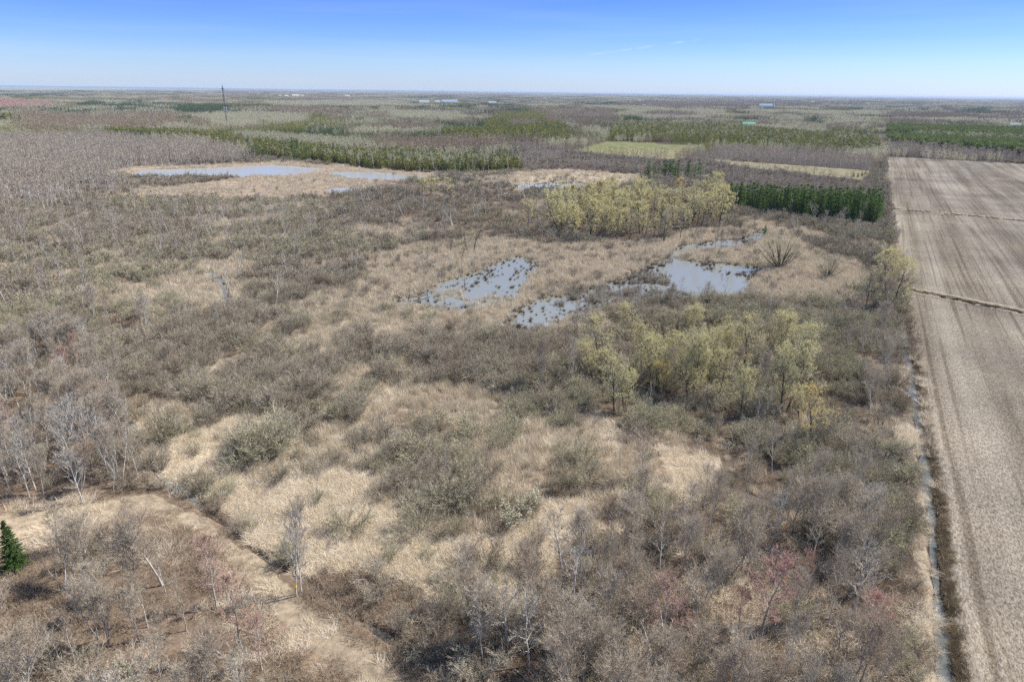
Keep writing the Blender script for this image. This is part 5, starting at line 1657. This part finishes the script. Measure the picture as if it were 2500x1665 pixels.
# ------------------------------------------------------------------ individuals (largest 300 of a kind in view) and the rest as one scatter per kind
STUFF = {}
LIMIT = 300
for kind in ('alder', 'sallow', 'tree', 'paletree', 'maple', 'birch', 'willow', 'spruce', 'cedar', 'pine', 'aspen', 'snag'):
    P = REC[kind]
    if not len(P):
        continue
    P = P[clear_of_heroes(P)]
    lo, hi = HR[kind]
    h = lo + (hi * (1.25 if kind in ('alder', 'sallow') else 1.0) - lo) * rg.uniform(0, 1, len(P)) ** (1.7 if kind in ('alder', 'sallow') else 1.0)
    zi = P[:, 2].astype(int)
    zn = np.array([q['name'] for q in Z])[zi]
    h = np.where(zn == 'far_bare', h * .8, h)
    h = np.where((zn == 'left_forest') & (kind in ('tree', 'birch')), h * 1.15, h)
    h = np.where(np.isin(zn, ['straw_meadow', 'reed_marsh', 'centre_reeds', 'west_reeds', 'marsh_flat', 'straw_pasture']), h * .7, h)
    h = np.where(np.isin(zn, ['ditch_brush']), h * .75, h)
    px, py, dep = project(P[:, 0], P[:, 1])
    d = np.hypot(P[:, 0], P[:, 1])
    z = zgrid(P[:, 0], P[:, 1])
    lodw = np.where(d < 225, 0, np.where(d < 400, 1, 2))
    rz = rg.uniform(0, 6.28, len(P))
    wj = rg.uniform(.75, 1.3, len(P))
    tilt = rg.normal(0, .06 if kind == 'birch' else .025, (len(P), 2))
    seen = (px > -30) & (px < 2530) & (py < 1790)
    app = np.where(seen, h / dep, 0)
    order = np.argsort(-app)
    ind = order[:LIMIT]
    ind = ind[app[ind] > 0]
    labs = landmark_labels(KPHR[kind], px[ind], py[ind])
    nparts = 0
    for li, i in enumerate(ind):
        lod = lod_of(kind, int(lodw[i]))
        var = int(rg.integers(0, len(LIB[kind][lod])))
        s = h[i] / NOMH[kind]
        zl = Z[zi[i]]['label']
        gname = KNAME[kind].replace('_', ' ')
        gname = (gname[:-1] + "hes" if gname.endswith("ch") else gname + 's') + ' ' + zl
        big = app[i] * FPX * .41 > 9
        make_plant(kind, lod, var, (P[i, 0], P[i, 1], z[i] - .03), rz[i], (s * wj[i], s * wj[i], s), bool(big), labs[li] or KPHR[kind] + ' ' + zl, gname, tilt[i])
    rest = np.setdiff1d(np.arange(len(P)), ind)
    if len(rest):
        ls = sorted(LIB[kind])
        ml = []; base = {}
        for l in ls:
            base[l] = len(ml)
            for v in range(len(LIB[kind][l])):
                ml.append(whole_mesh(kind, l, v))
        lods = np.array([lod_of(kind, int(q)) for q in lodw[rest]])
        idx = np.array([base[l] + int(rg.integers(0, len(LIB[kind][l]))) for l in lods])
        s = h[rest] / NOMH[kind]
        STUFF[kind] = scatter_object(KNAME[kind] + '_mass', 'mass of further ' + {'alder': 'leafless grey-brown shrubs', 'sallow': 'olive-grey budding shrubs', 'tree': 'leafless grey trees', 'birch': 'white-trunked birches',
                       'cedar': 'olive green cedars', 'pine': 'green conifers', 'aspen': 'pale aspens', 'spruce': 'dark spruces'}.get(kind, KPHR[kind] + 's') + ' across the marshland and woods', 'vegetation',
                       np.c_[P[rest, :2], z[rest] - .03], np.c_[tilt[rest], rz[rest]], np.c_[s * wj[rest], s * wj[rest], s], idx, ml)
print('individuals', round(time.time() - T0, 2), len(bpy.data.objects))

# tussocks standing in the water
OPEN = [(1652, 612), (1700, 614), (1668, 640), (1720, 668), (1770, 676), (1842, 690), (1844, 722), (1700, 727), (1650, 712), (1612, 690), (1620, 655)]
tp = []
wr = []
for nm, dens in (('main_pond', 1.3), ('marsh_pond', .65), ('tussock_pool', .2), ('reed_pool', .9), ('left_pool', .15), ('south_pool', .45), ('second_pond', .02)):
    P = POND_W[nm]
    lo = P.min(0); hi = P.max(0)
    n = int((hi - lo).prod() * dens)
    q = rg.uniform(lo, hi, (n, 2))
    q = q[inside(q[:, 0], q[:, 1], P)]
    px, py, _ = project(q[:, 0], q[:, 1])
    op = inside(px, py, OPEN)
    de = polyline_dist(q[:, 0], q[:, 1], np.concatenate([P, P[:1]]))
    pn = fbm(q[:, 0], q[:, 1], 9, 31)
    pr = np.clip((pn - .46) * 2.2, .04, .6) + .5 * np.exp(-de / (2 if nm != 'marsh_pond' else 4))
    if nm == 'main_pond':
        pr = np.where(px > 1640, np.clip((pn - .52) * 3, .02, .6) + .5 * np.exp(-de / 1.5), pr)
    pr = np.where((px < 1640) & (nm == 'main_pond'), np.clip(pr * 1.5, .10, .9), pr)
    pr = np.where(op, .003, pr)
    keep = rg.uniform(0, 1, len(q)) < pr
    tp.append(np.c_[q[keep], np.full(keep.sum(), list(POND_W).index(nm))])
    n = int(n * .8)
    q = rg.uniform(lo, hi, (n, 2)); q = q[inside(q[:, 0], q[:, 1], P)]
    px, py, _ = project(q[:, 0], q[:, 1])
    de = polyline_dist(q[:, 0], q[:, 1], np.concatenate([P, P[:1]]))
    pn = fbm(q[:, 0], q[:, 1], 11, 37)
    pr = .45 * np.exp(-de / .9) + np.clip((pn - .64) * 8, 0, .5) * (nm not in ('second_pond', 'main_pond'))
    pr = np.where(inside(px, py, OPEN), .7 * np.exp(-de / .8), pr)
    wr.append(np.c_[q[rg.uniform(0, 1, len(q)) < pr], ][:, :2])
tp = np.concatenate(tp)
px, py, dep = project(tp[:, 0], tp[:, 1])
h = .3 + 1.25 * rg.uniform(0, 1, len(tp)) ** 1.8
order = np.argsort(-h / dep)
tl = landmark_labels('dark grass tussock', px[order[:LIMIT]], py[order[:LIMIT]])
for ti_, i in enumerate(order[:LIMIT]):
    nm = list(POND_W)[int(tp[i, 2])]
    where = {'main_pond': 'in the tussock marsh left of the main pond' if px[i] < 1640 else 'in the water of the main pond', 'marsh_pond': 'in the shallow marsh pond'}.get(nm, 'in a small pool of the marsh')
    make_plant('tussock', 0, i % 4, (tp[i, 0], tp[i, 1], .0), rg.uniform(0, 6.28), (h[i] * 1.1,) * 2 + (h[i],), False, tl[ti_] or 'dark grass tussock standing ' + where, 'tussocks ' + where)
rest = order[LIMIT:]
scatter_object('tussock_mass', 'mass of small grass tussocks standing in the marsh water', 'vegetation', np.c_[tp[rest, :2], np.zeros(len(rest))], np.c_[np.zeros((len(rest), 2)), rg.uniform(0, 6.28, len(rest))],
               np.c_[h[rest] * 1.1, h[rest] * 1.1, h[rest]], rg.integers(0, 4, len(rest)), [whole_mesh('tussock', 0, v) for v in range(4)])

# ------------------------------------------------------------------ grasses, reeds and low brush: uncountable
def meshes_of(gen, count, mtl, nm, **kw):
    return [mesh_np(nm, *gen(900 + i * 7 + len(nm), **kw), [mtl]) for i in range(count)]


REC['reed'] = np.concatenate([REC['reed'], np.c_[np.concatenate(wr), np.zeros(sum(len(q) for q in wr))]])
straw_m = meshes_of(gen_tuft, 6, MT['straw'], 'straw_tuft', n=110, rad=1.0, h=1.25, w=.034, lodge=1.0)
reed_m = meshes_of(gen_tuft, 6, MT['reed'], 'reed_tuft', n=80, rad=.8, h=1.6, w=.055, lodge=.42)
reed_f = meshes_of(gen_tuft, 4, MT['reed'], 'reed_clump', n=50, rad=1.1, h=1.6, w=.10, lodge=.45)
brush_m = meshes_of(gen_brush, 6, MT['brush'], 'brush_tuft', n=46, rad=1.2, h=1.1, w=.034)
brush_f = meshes_of(gen_brush, 4, MT['brush'], 'brush_clump', n=30, rad=1.6, h=1.3, w=.09)
short_m = meshes_of(gen_tuft, 5, MT['short'], 'short_tuft', n=70, rad=.8, h=.22, w=.03, lodge=.6)


def grass(name, P, near, far, label, smin=.7, smax=1.3, split_d=190):
    d = np.hypot(P[:, 0], P[:, 1])
    ml = near + far
    idx = np.where((d < split_d) | (len(far) == 0), rg.integers(0, len(near), len(P)), len(near) + rg.integers(0, max(1, len(far)), len(P)))
    z = np.maximum(zgrid(P[:, 0], P[:, 1]), -.12)
    s = rg.uniform(smin, smax, len(P))
    scatter_object(name, label, 'grass' if 'brush' not in name else 'brush', np.c_[P[:, :2], z - .05], np.c_[rg.normal(0, .06, (len(P), 2)), rg.uniform(0, 6.28, len(P))], np.c_[s, s, s * rg.uniform(.8, 1.15, len(P))], idx, ml)


grass('straw_grass', REC['straw'], straw_m, reed_f, 'pale lodged dry grass of the straw meadow and clearings', .8, 1.5)
grass('dry_reeds', REC['reed'], reed_m, reed_f, 'pale dry reeds around the ponds and in the openings of the scrub')
grass('low_brush', REC['brush'], brush_m, brush_f, 'brown low brush and fallen twigs on the floor of woods and scrub')
grass('trail_grass', REC['short'], short_m, [], 'short dry grass growing on the trail', .6, 1.3)
# grass on the ditch lips and brook banks
def along(P, off, n, jit, side):
    t = rg.uniform(0, len(P) - 1.001, n); k = t.astype(int); f = (t - k)[:, None]
    q = P[k] * (1 - f) + P[k + 1] * f
    d = P[k + 1] - P[k]; d /= np.linalg.norm(d, axis=1)[:, None]
    nn = np.stack([d[:, 1], -d[:, 0]], 1)
    return q + nn * (off + rg.normal(0, jit, n))[:, None] * side


E = [along(DITCH_P, 1.25, 760, .32, -1)]
W_ = [along(DITCH_P, 2.2, 300, .5, 1)]
pxe = lambda q: np.c_[q, np.zeros(len(q))]
bank_m = meshes_of(gen_tuft, 5, MT['bank'], 'bank_tuft', n=70, rad=.7, h=.8, w=.04, lodge=.7)
grass('bank_grass', pxe(np.concatenate(E)), bank_m, [], 'dark grass with painted-in shade on the field side bank of the ditch', .5, .95)
XL = [along(XD1, 2.6, 300, .4, -1), along(XD2, 2.5, 260, .4, -1), along(XD1, 2.6, 120, .4, 1), along(XD2, 2.5, 90, .4, 1)]
grass('ditch_grass', pxe(np.concatenate(XL + W_)), straw_m, straw_m[:2], 'dry grass along the ditches that cross the field', .35, .7)
# corn stubble on the near part of the field
def gen_stubble(seed, n=70, rad=1.6):
    r_ = np.random.default_rng(seed)
    A = Acc()
    row = r_.integers(-2, 3, n) * .76
    P = np.stack([row + r_.normal(0, .14, n), r_.uniform(-rad, rad, n), np.full(n, -.02)], 1)
    up = r_.uniform(0, 1, n) < .25
    D = unit(np.where(up[:, None], r_.normal(0, .2, (n, 3)) + [0, 0, 1], r_.normal(0, 1, (n, 3)) * [1, 1, .12] + [0, 0, .1]))
    A.twigs(P, D, np.where(up, r_.uniform(.12, .3, n), r_.uniform(.2, .5, n)), .045, r_)
    return A.get()


stm = [mesh_np('stubble_patch', *gen_stubble(700 + i), [MT['stubble']]) for i in range(5)]
X, Y = candidates(45, 190, 2.6)
zi = classify(X, Y)
fsel = np.array([q['name'] == 'field' for q in Z])[zi]
X = X[fsel]; Y = Y[fsel]
u = X * math.cos(FROT) + Y * math.sin(FROT); v = -X * math.sin(FROT) + Y * math.cos(FROT)
kp = rg.uniform(0, 1, len(X)) < np.clip((fbm(u * 1.0, v * .06, 7, 15) - .34) * 5, .04, .9)
X = X[kp]; Y = Y[kp]
scatter_object('corn_stubble', 'pale corn stubble and husks lying along the field rows', 'stubble', np.c_[X, Y, zgrid(X, Y)], np.c_[np.zeros((len(X), 2)), np.full(len(X), FROT)], np.ones((len(X), 3)), rg.integers(0, 5, len(X)), stm)
print('grass', round(time.time() - T0, 2))

# ------------------------------------------------------------------ fallen logs
def log_obj(x, y, L_, r, az, el, label, group=None, z0=.25):
    A = Acc()
    d = np.array([math.cos(az) * math.cos(el), math.sin(az) * math.cos(el), math.sin(el)])
    p = np.array([0, 0, 0.]); pts = [p]
    r_ = np.random.default_rng(int(abs(x * 13 + y * 7)))
    for i in range(5):
        d = unit(d + r_.normal(0, .04, 3)); p = p + d * L_ / 5; pts.append(p)
    pts = np.array(pts); rr = np.linspace(r, r * .4, 6)
    A.segs(pts[:-1], pts[1:], rr[:-1], rr[1:], 6)
    B = Acc()
    for k in range(5):
        q = pts[2] + (pts[5] - pts[2]) * r_.uniform(0, 1)
        dd = unit(d + r_.normal(0, .5, 3)); dd[2] = abs(dd[2]) * .6
        B.segs([q], [q + dd * L_ * r_.uniform(.1, .22)], r * .35, .012, 4)
    root = link('fallen_log', mesh_np('fallen_log', *A.get(), [MT['log']]), None, (x, y, z0))
    link('branch_stubs', mesh_np('branch_stubs', *B.get(), [MT['log']]), root)
    tag(root, label, 'log', group)


for (ax, ay, bx, by, lb) in [(1055, 1648, 1082, 1628, 'pale log slanting across the dark brook at the bottom'), (1248, 1632, 1300, 1672, 'white fallen branch at the bottom edge below the silvery tree'),
                             (327, 1456, 360, 1436, 'pale fallen branch in the lower left wood'), (-10, 1420, 48, 1432, 'grey log at the left edge of the wood above the trail'),
                             (50, 1236, 110, 1210, 'dark long log lying behind the trail at the left'), (30, 1240, 96, 1212, 'second dark log lying behind the trail at the left'),
                             (200, 1395, 268, 1338, 'dark fallen trunk in the lower left wood'), (560, 1530, 680, 1580, 'grey fallen trunk across the edge of the trail'),
                             (1000, 728, 1040, 722, 'bleached driftwood at the left end of the marsh pond'), (1010, 735, 1050, 730, 'second bleached log at the left end of the marsh pond'),
                             (1690, 630, 1800, 645, 'long dark log along the island of the main pond')]:
    a = ground(ax, ay); b = ground(bx, by)
    d = b - a
    log_obj(a[0], a[1], float(np.linalg.norm(d)), .13 if 'branch' in lb else .2, math.atan2(d[1], d[0]), .02, lb)
lp = REC['log']
lpx, lpy, _ = project(lp[:, 0], lp[:, 1])
ll = landmark_labels('weathered fallen log', lpx, lpy)
for i in range(len(lp)):
    zl = Z[int(lp[i, 2])]['label']
    log_obj(lp[i, 0], lp[i, 1], rg.uniform(3, 7), rg.uniform(.07, .15), rg.uniform(0, 6.28), rg.uniform(0, .12), ll[i] or 'weathered fallen log on the floor ' + zl, 'fallen logs ' + zl, .3)

# ------------------------------------------------------------------ far woods
def far_clump(seed, n, size, kind, ww, nt_):
    r_ = np.random.default_rng(seed)
    T = Acc()
    P = r_.uniform(-size / 2, size / 2, (n, 2))
    hh = r_.uniform(7.5, 12.5, n) * (1.05 if kind == 'con' else 1)
    if kind == 'con':
        for i in range(n):
            m_ = nt_
            u = 1 - np.sqrt(r_.uniform(0, 1, m_)) * .97
            az = r_.uniform(0, 6.28, m_)
            rad = 1.9 * (1 - u) * r_.uniform(.4, 1, m_) * max(1, ww * .8)
            q = np.stack([P[i, 0] + rad * np.cos(az), P[i, 1] + rad * np.sin(az), u * hh[i] * .92], 1)
            D = unit(np.stack([np.cos(az) * .6, np.sin(az) * .6, np.full(m_, .8)], 1) + r_.normal(0, .3, (m_, 3)))
            T.twigs(q, D, r_.uniform(.8, 1.3, m_) * ww * 2.2, ww * 1.2, r_)
    else:
        for i in range(n):
            m_ = nt_
            u = r_.uniform(.25, .95, m_)
            az = r_.uniform(0, 6.28, m_)
            rad = 2.3 * np.sin(math.pi * np.clip(u, .1, .97)) * r_.uniform(.2, 1, m_)
            q = np.stack([P[i, 0] + rad * np.cos(az), P[i, 1] + rad * np.sin(az), u * hh[i] * .9], 1)
            D = unit(np.stack([np.cos(az) * .4, np.sin(az) * .4, np.full(m_, .9)], 1) + r_.normal(0, .3, (m_, 3)))
            T.twigs(q, D, r_.uniform(.8, 1.4, m_) * ww * 2.6, ww, r_)
            T.twigs(np.array([[P[i, 0], P[i, 1], 0.]]), np.array([[0, 0, 1.]]), np.array([hh[i]]), ww * .7, r_)
    return T.get()


FW = []
types = [('bare', MT['far_bare']), ('aspen', MT['aspen']), ('con', MT['far_pine']), ('con', MT['needle_cedar']), ('bare', MT['twig_maple'])]
# singles and small clumps 600 m - 1700 m, then growing clumps
for (n, size, ww, nt_) in ((9, 15, .34, 34), (40, 55, .65, 18), (90, 150, 1.7, 10)):
    for ti, (kd, mtl) in enumerate(types):
        for v in range(2):
            FW.append(mesh_np('woodland_clump', *far_clump(1000 + len(FW), n, size, kd, ww, nt_), [mtl]))
fp_, fr_, fs_, fi_ = [], [], [], []
zname = np.array([q['name'] for q in Z])
isfar = np.array(['fartree' in q['d'] for q in Z])
iscon = np.array(['farcon' in q['d'] for q in Z])
PLAIN = [(-900, 190), (640, 190), (1000, 214), (640, 221), (0, 223), (-900, 222)]
for (r0, r1, cell, level) in ((560, 1700, 11, 0), (1700, 5500, 42, 1), (5500, 40000, 0, 2)):
    if cell:
        X, Y = candidates(r0, r1, cell)
    else:
        n = 9000
        d = np.exp(rg.uniform(math.log(r0), math.log(r1), n)); a = rg.uniform(-.8, .8, n)
        X = d * np.sin(a); Y = d * np.cos(a)
    zi = classify(X, Y)
    px, py, dep = project(X, Y)
    dist = np.hypot(X, Y)
    sc = 90 if level == 0 else 240
    a = fbm(X, Y, sc, 301, 3); b = fbm(X, Y, sc * .7, 333, 3); c = fbm(X, Y, sc * 2.2, 365, 2)
    ty = np.zeros(len(X), int)
    ty[b > .52] = 1
    ty[(a > .54)] = 2
    ty[(a > .54) & (c > .53)] = 3
    rr_ = rg.uniform(0, 1, len(X))
    ty[(rr_ < .07)] = 1
    ty[(rr_ > .94)] = 2
    ok = isfar[zi] | (iscon[zi] & (dist > 1500))
    ty[iscon[zi]] = 3
    zft = np.array([q['d'].get('ftype', -1) for q in Z])[zi]
    mixd = rg.uniform(0, 1, len(X))
    ty = np.where(zft == 5, np.where(mixd < .5, 2, np.where(mixd < .8, 1, 0)), np.where((zft >= 0) & (mixd < .88), zft, ty))
    ty[zname[zi] == 'red_wood'] = 4
    fpn = fbm(X, Y, 420, 55, 3)
    ok &= ~((fpn > .60) & (dist > 1700) & (rg.uniform(0, 1, len(X)) < .85) & ~iscon[zi])
    ok &= ~(inside(px, py, PLAIN) & (dist > 4500))
    ok &= ~water_at(X, Y)
    X = X[ok]; Y = Y[ok]; ty = ty[ok]; dist = dist[ok]
    fp_.append(np.c_[X, Y, np.full(len(X), -.1 if level < 2 else -.5)])
    fr_.append(np.c_[np.zeros((len(X), 2)), rg.uniform(0, 6.28, len(X))])
    s = rg.uniform(.8, 1.2, len(X))
    sx_ = s if level < 2 else s * np.clip(dist / 7000, 1, 4)
    fs_.append(np.c_[sx_, sx_, s])
    fi_.append(level * len(types) * 2 + ty * 2 + rg.integers(0, 2, len(X)))
scatter_object('distant_woodland', 'mixed bare and evergreen woodland stretching to the horizon', 'woodland', np.concatenate(fp_), np.concatenate(fr_), np.concatenate(fs_), np.concatenate(fi_), FW)
print('far', round(time.time() - T0, 2), sum(len(q) for q in fp_))

# distant hills
A = np.linspace(-R(52), R(10), 160)
rings = [24000, 27000, 31000, 36000]
prof = lambda a: 22 + 36 * fbm(a * 60 + 50, a * 0 + 3, 5, 8, 3) * np.clip((R(6) - a) / R(12), 0, 1)
V = []
for j, r_ in enumerate(rings):
    hgt = [0, .6, 1.0, .5][j] * prof(A + j * .002)
    V.append(np.stack([r_ * np.sin(A), r_ * np.cos(A), hgt - .5], 1))
V = np.concatenate(V); na = len(A)
F = [[j * na + i, j * na + i + 1, (j + 1) * na + i + 1, (j + 1) * na + i] for j in range(3) for i in range(na - 1)]
me = mesh_np('distant_hills', V, F, [MT['land']], smooth=True)
ca = me.attributes.new('cover', 'FLOAT_COLOR', 'POINT')
ca.data.foreach_set('color', np.tile(np.array([.10, .12, .08, 1], np.float32), len(V)))
tag(link('distant_hills', me), 'low pale hills on the left horizon', 'hills', kind='structure')

# ------------------------------------------------------------------ lattice mast
def mast():
    g = ground(555, 308)
    H = height_px(555, 308, 203)
    root = bpy.data.objects.new('radio_mast', None); COL.objects.link(root)
    root.location = (g[0], g[1], 0)
    tag(root, 'tall grey lattice radio mast standing alone above the far left woods', 'radio mast')
    w = 1.25
    ang = [R(90), R(210), R(330)]
    B = [np.array([math.cos(a) * w, math.sin(a) * w]) for a in ang]
    n = int(H / 3)
    taper = lambda z: 1 - .35 * z / H
    for k in range(3):
        A_ = Acc()
        zs = np.linspace(0, H * .93, 9)
        P = np.array([[B[k][0] * taper(z), B[k][1] * taper(z), z] for z in zs])
        A_.segs(P[:-1], P[1:], .26, .24, 5)
        link('mast_leg', mesh_np('mast_leg', *A_.get(), [MT['steel']]), root)
    A_ = Acc()
    zs = np.linspace(0, H * .93, n)
    for i in range(n - 1):
        for k in range(3):
            a = B[k] * taper(zs[i]); b = B[(k + 1) % 3] * taper(zs[i + 1]); c = B[(k + 1) % 3] * taper(zs[i])
            A_.segs([[a[0], a[1], zs[i]]], [[b[0], b[1], zs[i + 1]]], .12, .12, 3)
            A_.segs([[a[0], a[1], zs[i]]], [[c[0], c[1], zs[i]]], .12, .12, 3)
    link('lattice', mesh_np('lattice', *A_.get(), [MT['steel']]), root)
    A_ = Acc(); A_.segs([[0, 0, H * .92]], [[0, 0, H]], .22, .06, 6)
    link('top_rod', mesh_np('top_rod', *A_.get(), [MT['steel']]), root)
    for zf, r_, hh in ((.86, 2.0, 2.6), (.43, 2.0, 3.0), (.37, 2.3, 2.4)):
        for k in range(3):
            a = ang[k] + .5
            A_ = Acc()
            c = np.array([math.cos(a) * r_, math.sin(a) * r_, H * zf])
            A_.segs([c - [0, 0, hh / 2]], [c + [0, 0, hh / 2]], .34, .34, 4)
            A_.segs([[0, 0, H * zf]], [c], .08, .08, 3)
            link('antenna_panel', mesh_np('antenna_panel', *A_.get(), [MT['antenna'] if zf < .5 else MT['steel']]), root)
    A_ = Acc(); A_.segs([[.9, -.6, H * .66]], [[1.5, -1.0, H * .66]], .7, .7, 10)
    link('dish', mesh_np('dish', *A_.get(), [MT['antenna']]), root)


mast()


# ------------------------------------------------------------------ buildings far off
def house(px, py, wpx, hgt, roofm, label, yaw=0.0, depth=None, rise=.35, group=None, cat='building', name='farm_building', tower=False):
    g = ground(px, py)
    dep = project(g[0], g[1])[2]
    Wd = wpx * dep / FPX
    Dp = depth or Wd * .5
    root = bpy.data.objects.new(name, None); COL.objects.link(root)
    root.location = (g[0], g[1], 0); root.rotation_euler = (0, 0, yaw - math.atan2(g[0], g[1]))
    tag(root, label, cat, group)
    x, y = Wd / 2, Dp / 2
    rz = hgt + rise * Dp
    V = [[-x, -y, 0], [x, -y, 0], [x, y, 0], [-x, y, 0], [-x, -y, hgt], [x, -y, hgt], [x, y, hgt], [-x, y, hgt], [-x, 0, rz - .1], [x, 0, rz - .1]]
    F = [[0, 1, 5], [0, 5, 4], [2, 3, 7], [2, 7, 6], [1, 2, 6], [1, 6, 5], [3, 0, 4], [3, 4, 7], [4, 7, 8], [5, 9, 6]]
    link('wall', mesh_np('wall', V, F, [MT['white_wall']]), root)
    o_ = .5; e = .12
    k = rise * Dp / (Dp / 2)
    Vr = []; Fr = []
    for sg in (-1, 1):
        b = len(Vr)
        for zoff in (0, .18):
            Vr += [[-x - o_, sg * (y + o_), hgt - o_ * k + e + zoff], [x + o_, sg * (y + o_), hgt - o_ * k + e + zoff], [x + o_, 0, rz + e + zoff], [-x - o_, 0, rz + e + zoff]]
        Fr += [[b, b + 1, b + 2], [b, b + 2, b + 3], [b + 4, b + 5, b + 6], [b + 4, b + 6, b + 7], [b, b + 1, b + 5], [b, b + 5, b + 4]]
    link('roof', mesh_np('roof', Vr, Fr, [roofm]), root)
    nw = max(2, int(Wd / 7))
    for i in range(min(nw, 8)):
        cx = -x + Wd * (i + .5) / min(nw, 8)
        V = [[cx - .7, -y - .04, hgt * .3], [cx + .7, -y - .04, hgt * .3], [cx + .7, -y - .04, hgt * .75], [cx - .7, -y - .04, hgt * .75], [cx - .7, -y + .02, hgt * .3], [cx + .7, -y + .02, hgt * .3], [cx + .7, -y + .02, hgt * .75], [cx - .7, -y + .02, hgt * .75]]
        link('window', mesh_np('window', V, [[0, 1, 2, 3], [4, 5, 1, 0], [7, 6, 2, 3]], [MT['dark_glass']]), root)
    if tower:
        A_ = Acc(); A_.segs([[x - 3, 0, 0]], [[x - 3, 0, hgt * 2.2]], 3, 3, 4); A_.segs([[x - 3, 0, hgt * 2.2]], [[x - 3, 0, hgt * 3.6]], 3.2, .05, 4)
        link('tower', mesh_np('tower', *A_.get(), [MT['white_wall']]), root)
    return root


house(1453, 316, 13, 5, MT['grey_roof'], 'grey-roofed barn among bare trees left of the green meadow', .3)
house(1481, 311, 9, 5, MT['grey_roof'], 'small dark-sided house behind the grey-roofed barn', -.4)
house(1827, 313, 29, 5, MT['green_roof'], 'green-roofed barn on the distant pasture', .05, 14)
house(762, 311, 7, 5, MT['grey_roof'], 'pale house left of the dark pines in the far clearing', .4)
house(792, 317, 7, 4, MT['grey_roof'], 'pale roof right of the dark pines in the far clearing', -.3)
house(1036, 256, 24, 7, MT['grey_roof'], 'long white shed at the left of the distant row', 0, 30)
house(1069, 256, 12, 8, MT['grey_roof'], 'short white shed in the middle of the distant row', 0, 25)
house(1098, 255, 37, 8, MT['blue_roof'], 'long blue-roofed shed at the right of the distant row', 0, 30)
house(1202, 257, 18, 7, MT['grey_roof'], 'low grey shed far right of the distant shed row', 0, 25)
house(1869, 267, 30, 9, MT['blue_roof'], 'long pale blue hall on the right middle distance', 0, 35)
house(1886, 267, 6, 14, MT['green_roof'], 'church with a pointed tower beside the pale blue hall', .5, tower=True)
house(2476, 315, 20, 4, MT['grey_roof'], 'low grey-green roof near the right edge', 0, 20)
house(2367, 284, 11, 5, MT['grey_roof'], 'small red-brown roofed farmhouse at the right distance', .2)
house(2117, 257, 8, 7, MT['white_wall'], 'white barn on the right horizon', .2)
house(1984, 252, 8, 8, MT['white_wall'], 'white farmhouse right of the church on the distance', .2)
house(1931, 265, 5, 7, MT['white_wall'], 'small white house right of the church', .2)
for i, (px, py, w) in enumerate([(684, 239, 6), (700, 240, 9), (722, 239, 16), (738, 239, 8), (848, 239, 12), (544, 233, 5)]):
    house(px, py, w, 12, MT['white_wall'], 'white building in the distant village at the left of centre', .1, group='white buildings of the distant village')
for i, (px, py, w) in enumerate([(1548, 244, 4), (1561, 249, 8), (1572, 262, 8), (1540, 253, 5), (1330, 243, 5), (1527, 255, 4), (1585, 260, 4)]):
    house(px, py, w, 8, MT['white_wall'], 'small white house in the distant settlement right of centre', .2, group='white houses of the distant settlement')
for i in range(16):
    px = rg.uniform(1620, 2140)
    house(px, 229.5 + (px - 1620) * .0128 + rg.uniform(1.2, 3.0), rg.uniform(3, 7), rg.uniform(14, 26), MT['white_wall'], 'white block of the far town on the horizon', .1, group='white blocks of the far town')

# ------------------------------------------------------------------ haze
HAZE = 0.00004
mt, N, L = new_mat('haze_air')
o = N.new("ShaderNodeOutputMaterial")
pv = N.new("ShaderNodeVolumePrincipled")
pv.inputs['Color'].default_value = (.58, .70, .90, 1)
pv.inputs['Density'].default_value = HAZE
pv.inputs['Anisotropy'].default_value = 0.0
L.new(pv.outputs[0], o.inputs['Volume'])
x, y, z0, z1 = 62000, 62000, -2.0, 70.0
V = [[-x, -y, z0], [x, -y, z0], [x, y, z0], [-x, y, z0], [-x, -y, z1], [x, -y, z1], [x, y, z1], [-x, y, z1]]
F = [[3, 2, 1, 0], [4, 5, 6, 7], [0, 1, 5, 4], [1, 2, 6, 5], [2, 3, 7, 6], [3, 0, 4, 7]]
hz = link('haze', mesh_np('haze', V, F, [mt]))
tag(hz, 'thin blue haze over the far country', 'haze', kind='stuff')
print('done', round(time.time() - T0, 2), len(bpy.data.objects), 'objects')
